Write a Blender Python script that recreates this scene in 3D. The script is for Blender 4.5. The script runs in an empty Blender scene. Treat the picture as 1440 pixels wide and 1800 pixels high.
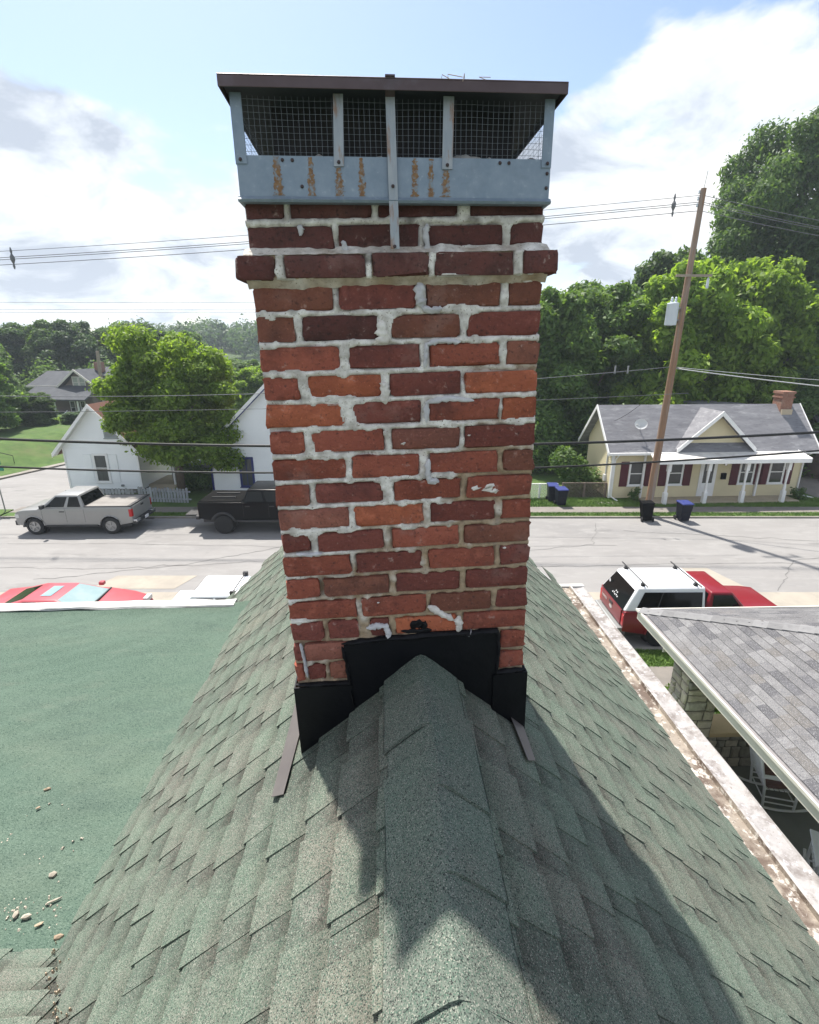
import bpy, bmesh, math, random
import numpy as np
from mathutils import Vector, Matrix, noise as mnoise
R = math.radians
S = bpy.context.scene
C = S.collection

# ---------------------------------------------------------------- camera, sky, sun, exposure
EYE = 8.3
cam = bpy.data.cameras.new('camera')
cam.sensor_fit = 'HORIZONTAL'; cam.sensor_width = 36; cam.lens = 36 * 900 / 1440
cam.clip_start = 0.02; cam.clip_end = 4000
camo = bpy.data.objects.new('camera', cam); C.objects.link(camo)
camo.location = (0, 0, EYE)
camo.rotation_euler = (R(90) - math.atan(295 / 900), 0, 0)
S.camera = camo

SUN_EL, SUN_AZ = 62.0, -28.0          # azimuth measured from +Y towards +X
world = bpy.data.worlds.new('World'); S.world = world; world.use_nodes = True
def build_world():
    nt = world.node_tree; nt.nodes.clear()
    N = nt.nodes.new; L = nt.links.new
    out = N('ShaderNodeOutputWorld')
    sky = N('ShaderNodeTexSky'); sky.sky_type = 'NISHITA'; sky.sun_disc = False
    sky.sun_elevation = R(SUN_EL); sky.sun_rotation = R(SUN_AZ)
    sky.air_density = 1.0; sky.dust_density = 1.2; sky.ozone_density = 1.0
    b1 = N('ShaderNodeBackground'); b1.inputs[1].default_value = 0.11
    L(sky.outputs[0], b1.inputs[0])
    tc = N('ShaderNodeTexCoord'); sep = N('ShaderNodeSeparateXYZ'); L(tc.outputs['Generated'], sep.inputs[0])
    def M(op, a, b=None, c=None):
        n = N('ShaderNodeMath'); n.operation = op
        for i, v in enumerate((a, b, c)):
            if v is None: continue
            if isinstance(v, (int, float)): n.inputs[i].default_value = v
            else: L(v, n.inputs[i])
        return n.outputs[0]
    zz = M('MAXIMUM', sep.outputs[2], 0.0)
    den = M('ADD', zz, 0.32)
    cx = M('DIVIDE', sep.outputs[0], den); cy = M('DIVIDE', sep.outputs[1], den)
    comb = N('ShaderNodeCombineXYZ'); L(cx, comb.inputs[0]); L(cy, comb.inputs[1]); comb.inputs[2].default_value = CLOUD_SEED
    def noise(scale, detail, rough, dist, off):
        m = N('ShaderNodeVectorMath'); m.operation = 'ADD'; L(comb.outputs[0], m.inputs[0]); m.inputs[1].default_value = off
        n = N('ShaderNodeTexNoise'); n.inputs['Scale'].default_value = scale; n.inputs['Detail'].default_value = detail
        n.inputs['Roughness'].default_value = rough; n.inputs['Distortion'].default_value = dist
        L(m.outputs[0], n.inputs['Vector']); return n.outputs[0]
    n1 = noise(1.35, 10, 0.55, 0.2, (0, 0, 0))
    low = M('MULTIPLY', M('POWER', M('SUBTRACT', 1.0, zz), 3.0), 0.16)
    dens = M('ADD', n1, low)
    rmp = N('ShaderNodeMapRange'); rmp.interpolation_type = 'SMOOTHSTEP'
    rmp.inputs[1].default_value = 0.495; rmp.inputs[2].default_value = 0.56
    L(dens, rmp.inputs[0])
    n2 = noise(2.4, 10, 0.6, 0.35, (3.1, 7.7, 1.0))
    r2 = N('ShaderNodeValToRGB'); e = r2.color_ramp.elements
    e[0].position = 0.38; e[0].color = (0.52, 0.58, 0.68, 1); e[1].position = 0.60; e[1].color = (1, 1, 1, 1)
    m_ = e.new(0.49); m_.color = (0.80, 0.86, 0.93, 1)
    L(n2, r2.inputs[0])
    b2 = N('ShaderNodeBackground'); b2.inputs[1].default_value = 0.66; L(r2.outputs[0], b2.inputs[0])
    mix = N('ShaderNodeMixShader'); L(rmp.outputs[0], mix.inputs[0]); L(b1.outputs[0], mix.inputs[1]); L(b2.outputs[0], mix.inputs[2])
    L(mix.outputs[0], out.inputs[0])
CLOUD_SEED = 4.4
build_world()
sun = bpy.data.lights.new('sun', 'SUN'); sun.energy = 5.0; sun.angle = R(1.1); sun.color = (1.0, 0.95, 0.87)
suno = bpy.data.objects.new('sun', sun); C.objects.link(suno); suno.location = (-20, 40, 60)
sd = Vector((math.sin(R(SUN_AZ)) * math.cos(R(SUN_EL)), math.cos(R(SUN_AZ)) * math.cos(R(SUN_EL)), math.sin(R(SUN_EL))))
suno.rotation_euler = (-sd).to_track_quat('-Z', 'Y').to_euler()
S.view_settings.view_transform = 'Standard'; S.view_settings.look = 'None'
S.view_settings.gamma = 1; S.view_settings.use_curve_mapping = False
S.view_settings.exposure = 0.88

# ---------------------------------------------------------------- helpers
rnd = random.Random(7)
MATS = {}
def mat(name, c1, c2=None, scale=4.0, rough=0.8, metal=0.0, bump=0.0, bscale=40.0, detail=5, speck=None, sscale=300.0,
        stain=None, stscale=2.0, stlo=0.55, sthi=0.7, coord='Object', stretch=(1, 1, 1), spec=0.4, rand=0.0, alpha=None, bdist=0.01):
    m = bpy.data.materials.new(name); m.use_nodes = True; MATS[name] = m
    nt = m.node_tree; N = nt.nodes.new; L = nt.links.new
    p = nt.nodes['Principled BSDF']; p.inputs['Roughness'].default_value = rough; p.inputs['Metallic'].default_value = metal
    p.inputs['Specular IOR Level'].default_value = spec
    if coord == 'World':
        vec = N('ShaderNodeNewGeometry').outputs['Position']
    else:
        vec = N('ShaderNodeTexCoord').outputs[coord]
    if stretch != (1, 1, 1):
        mp = N('ShaderNodeMapping'); mp.inputs['Scale'].default_value = stretch; L(vec, mp.inputs['Vector']); vec = mp.outputs[0]
    def nz(sc, dt=detail, ro=0.6):
        n = N('ShaderNodeTexNoise'); n.inputs['Scale'].default_value = sc; n.inputs['Detail'].default_value = dt
        n.inputs['Roughness'].default_value = ro; L(vec, n.inputs['Vector']); return n.outputs[0]
    def mixc(f, a, b):
        n = N('ShaderNodeMix'); n.data_type = 'RGBA'
        for sk, v in ((n.inputs[0], f), (n.inputs[6], a), (n.inputs[7], b)):
            if isinstance(v, (int, float)): sk.default_value = v
            elif isinstance(v, tuple): sk.default_value = (v + (1,))[:4]
            else: L(v, sk)
        return n.outputs[2]
    def rng(v, lo, hi):
        n = N('ShaderNodeMapRange'); n.inputs[1].default_value = lo; n.inputs[2].default_value = hi; L(v, n.inputs[0]); return n.outputs[0]
    col = c1
    if c2: col = mixc(rng(nz(scale), 0.32, 0.68), c1, c2)
    if rand:
        oi = N('ShaderNodeObjectInfo'); h = N('ShaderNodeHueSaturation')
        mr = N('ShaderNodeMapRange'); mr.inputs[3].default_value = 1 - rand; mr.inputs[4].default_value = 1 + rand
        L(oi.outputs['Random'], mr.inputs[0]); L(mr.outputs[0], h.inputs['Value'])
        if isinstance(col, tuple): h.inputs['Color'].default_value = (col + (1,))[:4]
        else: L(col, h.inputs['Color'])
        col = h.outputs[0]
    if stain:
        for (sc_, cc, lo, hi) in (stain if isinstance(stain, list) else [(stscale, stain, stlo, sthi)]):
            col = mixc(rng(nz(sc_, 8, 0.65), lo, hi), col, cc)
    if speck:
        v = N('ShaderNodeTexVoronoi'); v.inputs['Scale'].default_value = sscale; L(vec, v.inputs['Vector'])
        s2 = N('ShaderNodeSeparateColor'); L(v.outputs['Color'], s2.inputs[0])
        for (cc, lo, hi, ch) in speck:
            col = mixc(rng(s2.outputs[ch], lo, hi), col, cc)
    if isinstance(col, tuple): p.inputs['Base Color'].default_value = (col + (1,))[:4]
    else: L(col, p.inputs['Base Color'])
    if bump:
        b = N('ShaderNodeBump'); b.inputs['Strength'].default_value = bump; b.inputs['Distance'].default_value = bdist
        L(nz(bscale, 6), b.inputs['Height']); L(b.outputs[0], p.inputs['Normal'])
    return m

class MB:
    def __init__(s): s.v = []; s.f = []; s.m = []
    def add(s, vs, fs, mi=0):
        o = len(s.v); s.v += [tuple(v) for v in vs]
        for f in fs: s.f.append(tuple(i + o for i in f)); s.m.append(mi)
        return s
    def box(s, x0, x1, y0, y1, z0, z1, mi=0, M=None):
        vs = [Vector((x, y, z)) for x in (x0, x1) for y in (y0, y1) for z in (z0, z1)]
        if M is not None: vs = [M @ v for v in vs]
        return s.add(vs, [(0, 1, 3, 2), (4, 6, 7, 5), (0, 4, 5, 1), (2, 3, 7, 6), (0, 2, 6, 4), (1, 5, 7, 3)], mi)
    def hexa(s, b, t, mi=0):      # 4 bottom (ccw), 4 top
        return s.add(list(b) + list(t), [(3, 2, 1, 0), (4, 5, 6, 7)] + [(i, (i + 1) % 4, 4 + (i + 1) % 4, 4 + i) for i in range(4)], mi)
    def prism(s, poly, a, b, axis='y', mi=0):
        n = len(poly)
        if axis == 'y': f = lambda p, t: (p[0], t, p[1])
        elif axis == 'x': f = lambda p, t: (t, p[0], p[1])
        else: f = lambda p, t: (p[0], p[1], t)
        vs = [f(p, a) for p in poly] + [f(p, b) for p in poly]
        fs = [tuple(range(n)), tuple(range(2 * n - 1, n - 1, -1))] + [(i, i + n, (i + 1) % n + n, (i + 1) % n) for i in range(n)]
        return s.add(vs, fs, mi)
    def tube(s, pts, r, n=6, mi=0, cap=True):
        pts = [Vector(p) for p in pts]; rs = r if isinstance(r, (list, tuple)) else [r] * len(pts)
        vs = []; k = len(pts)
        for i, p in enumerate(pts):
            t = (pts[min(i + 1, k - 1)] - pts[max(i - 1, 0)])
            if t.length < 1e-9: t = Vector((0, 0, 1))
            t.normalize(); a = t.orthogonal() if abs(t.z) > 0.9 else t.cross(Vector((0, 0, 1)))
            a.normalize(); b = t.cross(a)
            for j in range(n):
                an = 2 * math.pi * j / n; vs.append(p + (a * math.cos(an) + b * math.sin(an)) * rs[i])
        fs = [(i * n + j, i * n + (j + 1) % n, (i + 1) * n + (j + 1) % n, (i + 1) * n + j) for i in range(k - 1) for j in range(n)]
        if cap: fs += [tuple(range(n - 1, -1, -1)), tuple(range((k - 1) * n, k * n))]
        return s.add(vs, fs, mi)
    def lathe(s, prof, n=20, axis='y', c=(0, 0, 0), mi=0, close=False):
        vs = []; c = Vector(c)
        for (r, h) in prof:
            for j in range(n):
                a = 2 * math.pi * j / n
                if axis == 'y': vs.append(c + Vector((r * math.cos(a), h, r * math.sin(a))))
                elif axis == 'x': vs.append(c + Vector((h, r * math.cos(a), r * math.sin(a))))
                else: vs.append(c + Vector((r * math.cos(a), r * math.sin(a), h)))
        k = len(prof)
        fs = [(i * n + j, i * n + (j + 1) % n, (i + 1) * n + (j + 1) % n, (i + 1) * n + j) for i in range(k - 1) for j in range(n)]
        fs += [tuple(range(n - 1, -1, -1)), tuple(range((k - 1) * n, k * n))]
        return s.add(vs, fs, mi)
    def mesh(s, name, mats, smooth=False, bevel=0.0, seg=2):
        me = bpy.data.meshes.new(name); me.from_pydata(s.v, [], s.f)
        for m in (mats if isinstance(mats, (list, tuple)) else [mats]): me.materials.append(m)
        me.polygons.foreach_set('material_index', s.m)
        bm = bmesh.new(); bm.from_mesh(me)
        bmesh.ops.recalc_face_normals(bm, faces=bm.faces)
        if bevel:
            ed = [e for e in bm.edges if len(e.link_faces) == 2 and e.calc_face_angle() > 0.35]
            bmesh.ops.bevel(bm, geom=ed, offset=bevel, segments=seg, affect='EDGES', profile=0.5, clamp_overlap=True)
        bm.to_mesh(me); bm.free()
        if smooth:
            me.polygons.foreach_set('use_smooth', [True] * len(me.polygons))
            if smooth != 'all': me.set_sharp_from_angle(angle=R(38))
        me.update(); return me
    def build(s, name, mats, parent=None, smooth=False, bevel=0.0, seg=2, kind=None):
        o = bpy.data.objects.new(name, s.mesh(name, mats, smooth, bevel, seg)); C.objects.link(o)
        if parent: o.parent = parent
        if kind: o['kind'] = kind
        return o
def obj(name, me, parent=None, loc=None, rot=None, M=None):
    o = bpy.data.objects.new(name, me); C.objects.link(o)
    if parent: o.parent = parent
    if loc is not None: o.location = loc
    if rot is not None: o.rotation_euler = rot
    if M is not None: o.matrix_basis = M
    return o
def tag(o, label, cat, group=None, kind=None):
    o['label'] = label; o['category'] = cat
    if group: o['group'] = group
    if kind: o['kind'] = kind
    return o
def thing(name, label, cat, loc=(0, 0, 0), rotz=0.0, group=None):
    o = bpy.data.objects.new(name, None); C.objects.link(o); o.location = loc; o.rotation_euler = (0, 0, rotz); o.empty_display_size = 0.2
    return tag(o, label, cat, group)
def struct(o): o['kind'] = 'structure'; return o
def copy_tree(o, parent=None):
    c = o.copy(); C.objects.link(c); c.parent = parent
    for ch in list(o.children): copy_tree(ch, c)
    return c
def nz3(x, y, z=0.0): return mnoise.noise(Vector((x, y, z)))
# ---------------------------------------------------------------- materials
mat('asphalt', (0.195, 0.188, 0.183), (0.25, 0.242, 0.236), 0.5, 0.9, bump=0.25, bscale=60, coord='World', stain=[(0.25, (0.15, 0.147, 0.147), 0.52, 0.72), (2.5, (0.25, 0.243, 0.236), 0.5, 0.66), (0.9, (0.14, 0.137, 0.135), 0.6, 0.74)], stretch=(0.35, 1, 1))
mat('concrete_pale', (0.33, 0.30, 0.25), (0.27, 0.245, 0.21), 1.2, 0.9, bump=0.2, bscale=50, coord='World', stain=[(0.9, (0.22, 0.2, 0.175), 0.55, 0.8)])
mat('concrete_walk', (0.20, 0.18, 0.16), (0.15, 0.138, 0.125), 1.5, 0.9, bump=0.2, bscale=50, coord='World')
mat('kerb_concrete', (0.26, 0.24, 0.21), (0.19, 0.175, 0.155), 2.0, 0.9, bump=0.2, bscale=30, coord='World')
mat('yellow_paint', (0.62, 0.48, 0.10), (0.5, 0.42, 0.2), 3, 0.8, coord='World')
mat('lawn', (0.04, 0.085, 0.014), (0.075, 0.13, 0.026), 1.5, 0.95, bump=0.6, bscale=30, coord='World', stain=[(0.6, (0.10, 0.11, 0.04), 0.52, 0.8)])
mat('tar', (0.10, 0.10, 0.10), (0.16, 0.155, 0.15), 3, 0.9, coord='World')
mat('grass_blade', (0.08, 0.17, 0.02), (0.17, 0.26, 0.06), 0.8, 0.8, coord='World')
mat('terrain', (0.035, 0.065, 0.016), (0.055, 0.085, 0.026), 0.2, 1.0, coord='World')

def shingle_mat(name, ca, cb, brown, warm, band=0.5):
    m = mat(name, ca, cb, 5.0, 0.95, bump=0.5, bscale=300, coord='World', spec=0.12, rand=0.10, bdist=0.003,
            stain=[(2.2, brown, 0.44, 0.64), (1.1, warm, 0.55, 0.8), (1.7, (0.072, 0.076, 0.066), 0.54, 0.76), (5.5, (0.27, 0.27, 0.235), 0.64, 0.80), (3.1, (0.40, 0.40, 0.37), 0.75, 0.81)],
            speck=[((0.03, 0.036, 0.034), 0.66, 0.84, 0), ((0.27, 0.275, 0.235), 0.80, 0.96, 1), ((0.075, 0.12, 0.092), 0.72, 0.9, 2)], sscale=520)
    if band:            # printed shadow line of a laminated shingle, plus soft shade painted under each butt
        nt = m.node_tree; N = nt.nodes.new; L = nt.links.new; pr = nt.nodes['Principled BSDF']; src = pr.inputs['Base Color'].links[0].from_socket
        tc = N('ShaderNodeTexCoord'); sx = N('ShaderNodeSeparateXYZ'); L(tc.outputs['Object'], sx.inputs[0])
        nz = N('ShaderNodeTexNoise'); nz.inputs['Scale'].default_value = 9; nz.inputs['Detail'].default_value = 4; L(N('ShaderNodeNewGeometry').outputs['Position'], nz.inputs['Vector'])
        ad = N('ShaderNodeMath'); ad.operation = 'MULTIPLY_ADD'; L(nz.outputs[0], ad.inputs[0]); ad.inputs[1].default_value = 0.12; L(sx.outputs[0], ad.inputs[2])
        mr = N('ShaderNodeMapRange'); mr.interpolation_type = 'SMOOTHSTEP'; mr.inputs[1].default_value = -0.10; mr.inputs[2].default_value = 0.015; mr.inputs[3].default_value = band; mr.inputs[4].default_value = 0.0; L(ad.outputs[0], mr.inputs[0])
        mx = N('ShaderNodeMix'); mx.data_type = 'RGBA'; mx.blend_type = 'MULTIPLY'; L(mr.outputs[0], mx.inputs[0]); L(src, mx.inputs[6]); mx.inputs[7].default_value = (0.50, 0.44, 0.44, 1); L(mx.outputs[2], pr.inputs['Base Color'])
    return m
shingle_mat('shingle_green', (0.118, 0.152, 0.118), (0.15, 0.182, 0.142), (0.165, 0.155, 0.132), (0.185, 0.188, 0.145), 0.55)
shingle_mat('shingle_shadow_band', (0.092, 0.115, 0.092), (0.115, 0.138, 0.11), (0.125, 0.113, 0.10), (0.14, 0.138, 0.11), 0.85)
shingle_mat('shingle_ridge', (0.115, 0.148, 0.122), (0.142, 0.172, 0.145), (0.138, 0.145, 0.125), (0.165, 0.165, 0.14), 0)
mat('roll_roofing', (0.080, 0.122, 0.094), (0.098, 0.14, 0.108), 1.3, 0.95, bump=0.35, bscale=160, coord='World', spec=0.15,
    stain=[(0.9, (0.125, 0.158, 0.12), 0.50, 0.74), (2.6, (0.072, 0.105, 0.085), 0.5, 0.72), (6.0, (0.12, 0.15, 0.118), 0.58, 0.75)], stretch=(0.55, 1.5, 1),
    speck=[((0.03, 0.055, 0.045), 0.7, 0.9, 0), ((0.15, 0.20, 0.16), 0.85, 0.98, 1)], sscale=380)
mat('coping_white', (0.50, 0.50, 0.49), (0.38, 0.37, 0.35), 6, 0.8, bump=0.5, bscale=25, coord='World', stain=[(5.0, (0.38, 0.35, 0.31), 0.58, 0.8)])
mat('gutter_white', (0.36, 0.345, 0.335), (0.28, 0.265, 0.26), 4, 0.7, bump=0.3, bscale=40, coord='World', stain=[(7.0, (0.17, 0.15, 0.14), 0.48, 0.62), (30.0, (0.42, 0.41, 0.43), 0.56, 0.64), (60.0, (0.15, 0.12, 0.10), 0.60, 0.68)])
mat('gutter_flange', (0.30, 0.26, 0.215), (0.21, 0.175, 0.14), 7, 0.8, bump=0.3, bscale=40, coord='World', stain=[(5.0, (0.11, 0.08, 0.062), 0.46, 0.60), (18.0, (0.45, 0.42, 0.38), 0.53, 0.60), (70.0, (0.09, 0.065, 0.05), 0.58, 0.66)])
mat('house_wall', (0.72, 0.71, 0.68), (0.66, 0.65, 0.62), 1, 0.9, coord='World')

def brick_mat(n, a, b, soot):
    m = mat(n, a, b, 14, 0.92, bump=0.9, bscale=55, spec=0.15, coord='World', rand=0.2, bdist=0.010, detail=9,
               stain=[(6.0, soot, 0.50, 0.76), (17.0, tuple(min(1, x * 1.45 + 0.012) for x in a), 0.56, 0.80), (34.0, (0.42, 0.32, 0.28), 0.62, 0.76), (4.3, (0.27, 0.18, 0.155), 0.58, 0.85), (90.0, soot, 0.56, 0.68), (140.0, tuple(min(1, x * 1.5 + 0.02) for x in a), 0.60, 0.72)])
    return m
brick_mat('brick_red', (0.29, 0.092, 0.060), (0.235, 0.072, 0.051), (0.105, 0.044, 0.037))
brick_mat('brick_maroon', (0.205, 0.068, 0.053), (0.165, 0.056, 0.046), (0.08, 0.037, 0.034))
brick_mat('brick_brown', (0.225, 0.092, 0.063), (0.185, 0.075, 0.054), (0.09, 0.045, 0.038))
brick_mat('brick_dusty', (0.29, 0.12, 0.088), (0.23, 0.09, 0.068), (0.12, 0.055, 0.046))
brick_mat('brick_sooty', (0.085, 0.042, 0.038), (0.125, 0.050, 0.044), (0.042, 0.028, 0.027))
brick_mat('brick_orange', (0.40, 0.125, 0.066), (0.31, 0.095, 0.055), (0.17, 0.06, 0.042))

def mortar_mat():
    m = bpy.data.materials.new('mortar'); m.use_nodes = True; MATS['mortar'] = m
    nt = m.node_tree; N = nt.nodes.new; L = nt.links.new; p = nt.nodes['Principled BSDF']; p.inputs['Roughness'].default_value = 0.95
    p.inputs['Specular IOR Level'].default_value = 0.15
    at = N('ShaderNodeAttribute'); at.attribute_name = 'white'
    tc = N('ShaderNodeTexCoord')
    def nz(s, d=6):
        n = N('ShaderNodeTexNoise'); n.inputs['Scale'].default_value = s; n.inputs['Detail'].default_value = d; L(tc.outputs['Object'], n.inputs['Vector']); return n.outputs[0]
    def mix(f, a, b):
        n = N('ShaderNodeMix'); n.data_type = 'RGBA'; L(f, n.inputs[0])
        for sk, v in ((n.inputs[6], a), (n.inputs[7], b)):
            if isinstance(v, tuple): sk.default_value = v + (1,)
            else: L(v, sk)
        return n.outputs[2]
    def rng(v, lo, hi):
        n = N('ShaderNodeMapRange'); n.inputs[1].default_value = lo; n.inputs[2].default_value = hi; L(v, n.inputs[0]); return n.outputs[0]
    tan = mix(rng(nz(60), 0.3, 0.7), (0.40, 0.30, 0.20), (0.29, 0.22, 0.15))
    wh = mix(rng(nz(30, 9), 0.36, 0.62), (0.74, 0.71, 0.66), (0.44, 0.41, 0.37))
    c = mix(at.outputs['Fac'], tan, wh)
    c = mix(rng(nz(13), 0.60, 0.74), c, (0.16, 0.145, 0.13))
    c = mix(rng(nz(200, 2), 0.62, 0.72), c, (0.22, 0.18, 0.14))
    L(c, p.inputs['Base Color'])
    b = N('ShaderNodeBump'); b.inputs['Strength'].default_value = 0.6; b.inputs['Distance'].default_value = 0.006; L(nz(120), b.inputs['Height']); L(b.outputs[0], p.inputs['Normal'])
mortar_mat()
mat('sealant', (0.58, 0.575, 0.59), (0.40, 0.39, 0.40), 30, 0.6, bump=0.3, bscale=80)
mat('paint_splash', (0.72, 0.69, 0.64), (0.5, 0.46, 0.42), 40, 0.8)
mat('flashing_black', (0.0025, 0.003, 0.005), (0.005, 0.0055, 0.008), 10, 0.45, spec=0.25, bump=0.5, bscale=9, coord='World', stain=[(30, (0.03, 0.03, 0.033), 0.70, 0.8)])
mat('tar_sealant', (0.003, 0.0035, 0.005), (0.009, 0.009, 0.011), 30, 0.55, spec=0.2, bump=0.6, bscale=60)
mat('flashing_brown', (0.12, 0.105, 0.105), (0.15, 0.135, 0.13), 6, 0.5, metal=0.3)

def galv_mat():
    m = mat('galvanised', (0.185, 0.235, 0.29), (0.235, 0.285, 0.34), 30, 0.5, metal=0.3, bump=0.1, bscale=120, stain=[(60, (0.33, 0.38, 0.43), 0.6, 0.75), (7, (0.15, 0.19, 0.23), 0.56, 0.8)])
    return m
galv_mat()
mat('strap_zinc', (0.27, 0.30, 0.33), (0.34, 0.36, 0.38), 25, 0.5, metal=0.35, stain=[(14, (0.26, 0.16, 0.11), 0.54, 0.66), (9, (0.50, 0.48, 0.40), 0.6, 0.8)], stretch=(3, 1, 0.7))
mat('rust_streak', (0.17, 0.085, 0.045), (0.27, 0.17, 0.09), 120, 0.9, bump=0.3, bscale=150, stain=[(95, (0.215, 0.265, 0.315), 0.50, 0.60), (25, (0.215, 0.265, 0.315), 0.56, 0.68)])
mat('lid_brown', (0.075, 0.05, 0.052), (0.11, 0.08, 0.085), 8, 0.45, metal=0.2, stain=[(5, (0.16, 0.15, 0.17), 0.55, 0.8)])
mat('lid_under', (0.03, 0.034, 0.042), (0.04, 0.046, 0.056), 8, 0.7)
mat('wire', (0.16, 0.18, 0.20), None, rough=0.4, metal=0.5)
mat('screw', (0.07, 0.05, 0.05), None, rough=0.5, metal=0.5)
mat('flue_dark', (0.02, 0.02, 0.024), (0.035, 0.033, 0.034), 8, 0.95)
mat('crown_mortar', (0.46, 0.44, 0.41), (0.30, 0.29, 0.27), 15, 0.95, bump=0.6, bscale=40)

# siding, trim, roofs
mat('siding_white', (0.84, 0.86, 0.87), (0.79, 0.81, 0.82), 0.8, 0.6, coord='World')
mat('siding_cream', (0.66, 0.58, 0.38), (0.60, 0.53, 0.35), 0.8, 0.65, coord='World')
mat('siding_taupe', (0.20, 0.16, 0.14), (0.16, 0.13, 0.115), 0.8, 0.8, coord='World')
mat('siding_teal', (0.05, 0.16, 0.24), (0.04, 0.13, 0.2), 0.8, 0.7, coord='World')
mat('trim_white', (0.80, 0.80, 0.80), (0.72, 0.72, 0.71), 2, 0.6, coord='World')
mat('trim_blue', (0.015, 0.025, 0.16), (0.012, 0.02, 0.12), 2, 0.5, coord='World')
mat('trim_grey', (0.30, 0.33, 0.34), None, rough=0.7)
mat('shutter_maroon', (0.085, 0.012, 0.020), (0.07, 0.01, 0.018), 4, 0.6)
mat('glass_dark', (0.02, 0.025, 0.028), (0.035, 0.04, 0.042), 1.5, 0.08, spec=0.6)
mat('curtain_glass', (0.085, 0.095, 0.095), (0.04, 0.048, 0.05), 6, 0.15, stretch=(8, 8, 0.3))
mat('pale_glass', (0.42, 0.44, 0.36), (0.30, 0.33, 0.30), 4, 0.2)
mat('roof_grey', (0.15, 0.15, 0.165), (0.21, 0.21, 0.225), 1.6, 0.95, coord='World', bump=0.5, bscale=30, stain=[(2.2, (0.30, 0.30, 0.31), 0.52, 0.72), (5.0, (0.10, 0.10, 0.115), 0.55, 0.75)], stretch=(0.5, 1, 2.5))
mat('roof_dark', (0.055, 0.06, 0.07), (0.085, 0.09, 0.10), 1.6, 0.95, coord='World', bump=0.5, bscale=20)
mat('roof_brown', (0.17, 0.075, 0.05), (0.12, 0.06, 0.045), 2.0, 0.95, coord='World', bump=0.5, bscale=20)
mat('porch_metal', (0.66, 0.64, 0.60), (0.54, 0.52, 0.50), 1.5, 0.7, coord='World', stain=[(1.6, (0.40, 0.37, 0.35), 0.55, 0.8)])
mat('porch_slab', (0.46, 0.39, 0.29), (0.38, 0.32, 0.24), 2, 0.9, coord='World')
mat('fence_grey', (0.34, 0.37, 0.40), (0.24, 0.25, 0.26), 3, 0.9, coord='World', rand=0.15)
mat('fence_brown', (0.22, 0.17, 0.14), (0.15, 0.12, 0.10), 3, 0.9, coord='World')
mat('far_brick', (0.22, 0.095, 0.065), (0.28, 0.16, 0.115), 9, 0.9, coord='World', stain=[(3.0, (0.28, 0.21, 0.165), 0.5, 0.75)])
mat('pole_wood', (0.27, 0.155, 0.09), (0.19, 0.12, 0.08), 3, 0.9, bump=0.5, bscale=20, stretch=(6, 6, 0.4), stain=[(0.5, (0.27, 0.24, 0.215), 0.46, 0.66)])
mat('pole_grey', (0.33, 0.28, 0.22), (0.25, 0.21, 0.17), 3, 0.9)
mat('transformer_grey', (0.55, 0.60, 0.65), (0.48, 0.53, 0.58), 3, 0.5)
mat('cable_black', (0.014, 0.015, 0.017), None, rough=0.6)
mat('cable_grey', (0.12, 0.125, 0.135), None, rough=0.6)
mat('cable_pale', (0.45, 0.46, 0.46), None, rough=0.5)
mat('bin_navy', (0.006, 0.008, 0.016), (0.009, 0.011, 0.02), 4, 0.5, spec=0.2)
mat('bin_black', (0.005, 0.005, 0.0055), (0.008, 0.008, 0.008), 4, 0.7, spec=0.03)
mat('bin_blue_lid', (0.022, 0.035, 0.17), (0.02, 0.03, 0.14), 4, 0.5)
mat('sign_green', (0.02, 0.20, 0.12), None, rough=0.5)
mat('steel_post', (0.25, 0.26, 0.26), None, rough=0.5, metal=0.5)
mat('dish_grey', (0.55, 0.56, 0.56), None, rough=0.5)
# neighbour porch
def nshingle(n, c): return mat(n, c, tuple(x * 1.22 for x in c), 9, 0.95, coord='World', bump=0.4, bscale=120, spec=0.15, rand=0.12,
        stain=[(1.6, (0.15, 0.142, 0.138), 0.54, 0.74), (14, tuple(x * 0.7 for x in c), 0.55, 0.8)], speck=[((0.09, 0.09, 0.10), 0.78, 0.9, 0), ((0.26, 0.26, 0.265), 0.84, 0.97, 1)], sscale=150)
nshingle('slate_light', (0.165, 0.163, 0.165)); nshingle('slate_mid', (0.128, 0.126, 0.129)); nshingle('slate_dark', (0.088, 0.087, 0.093)); nshingle('slate_brown', (0.125, 0.118, 0.112))
mat('slate_cap', (0.175, 0.174, 0.177), (0.21, 0.209, 0.212), 9, 0.95, coord='World', bump=0.4, bscale=120, spec=0.15, rand=0.16)
mat('fascia_cream', (0.70, 0.67, 0.60), (0.62, 0.59, 0.53), 3, 0.7, coord='World')
mat('drip_edge', (0.25, 0.23, 0.23), (0.2, 0.185, 0.185), 3, 0.7, coord='World')
mat('stone_a', (0.58, 0.52, 0.42), (0.42, 0.37, 0.30), 8, 0.95, bump=0.8, bscale=25, coord='World', rand=0.25, bdist=0.03)
mat('stone_b', (0.50, 0.47, 0.41), (0.34, 0.31, 0.27), 8, 0.95, bump=0.8, bscale=25, coord='World', rand=0.25, bdist=0.03)
mat('stone_mortar', (0.22, 0.20, 0.17), (0.16, 0.145, 0.12), 10, 0.95, coord='World')
mat('cap_tan', (0.62, 0.47, 0.27), (0.56, 0.42, 0.24), 3, 0.85, coord='World')
mat('porch_floor', (0.22, 0.225, 0.21), (0.26, 0.265, 0.25), 2, 0.7, coord='World')
mat('white_chair', (0.88, 0.88, 0.88), (0.82, 0.83, 0.83), 5, 0.6)
mat('cushion_brown', (0.15, 0.075, 0.065), (0.22, 0.14, 0.12), 3, 0.95, stretch=(1, 14, 1))
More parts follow.
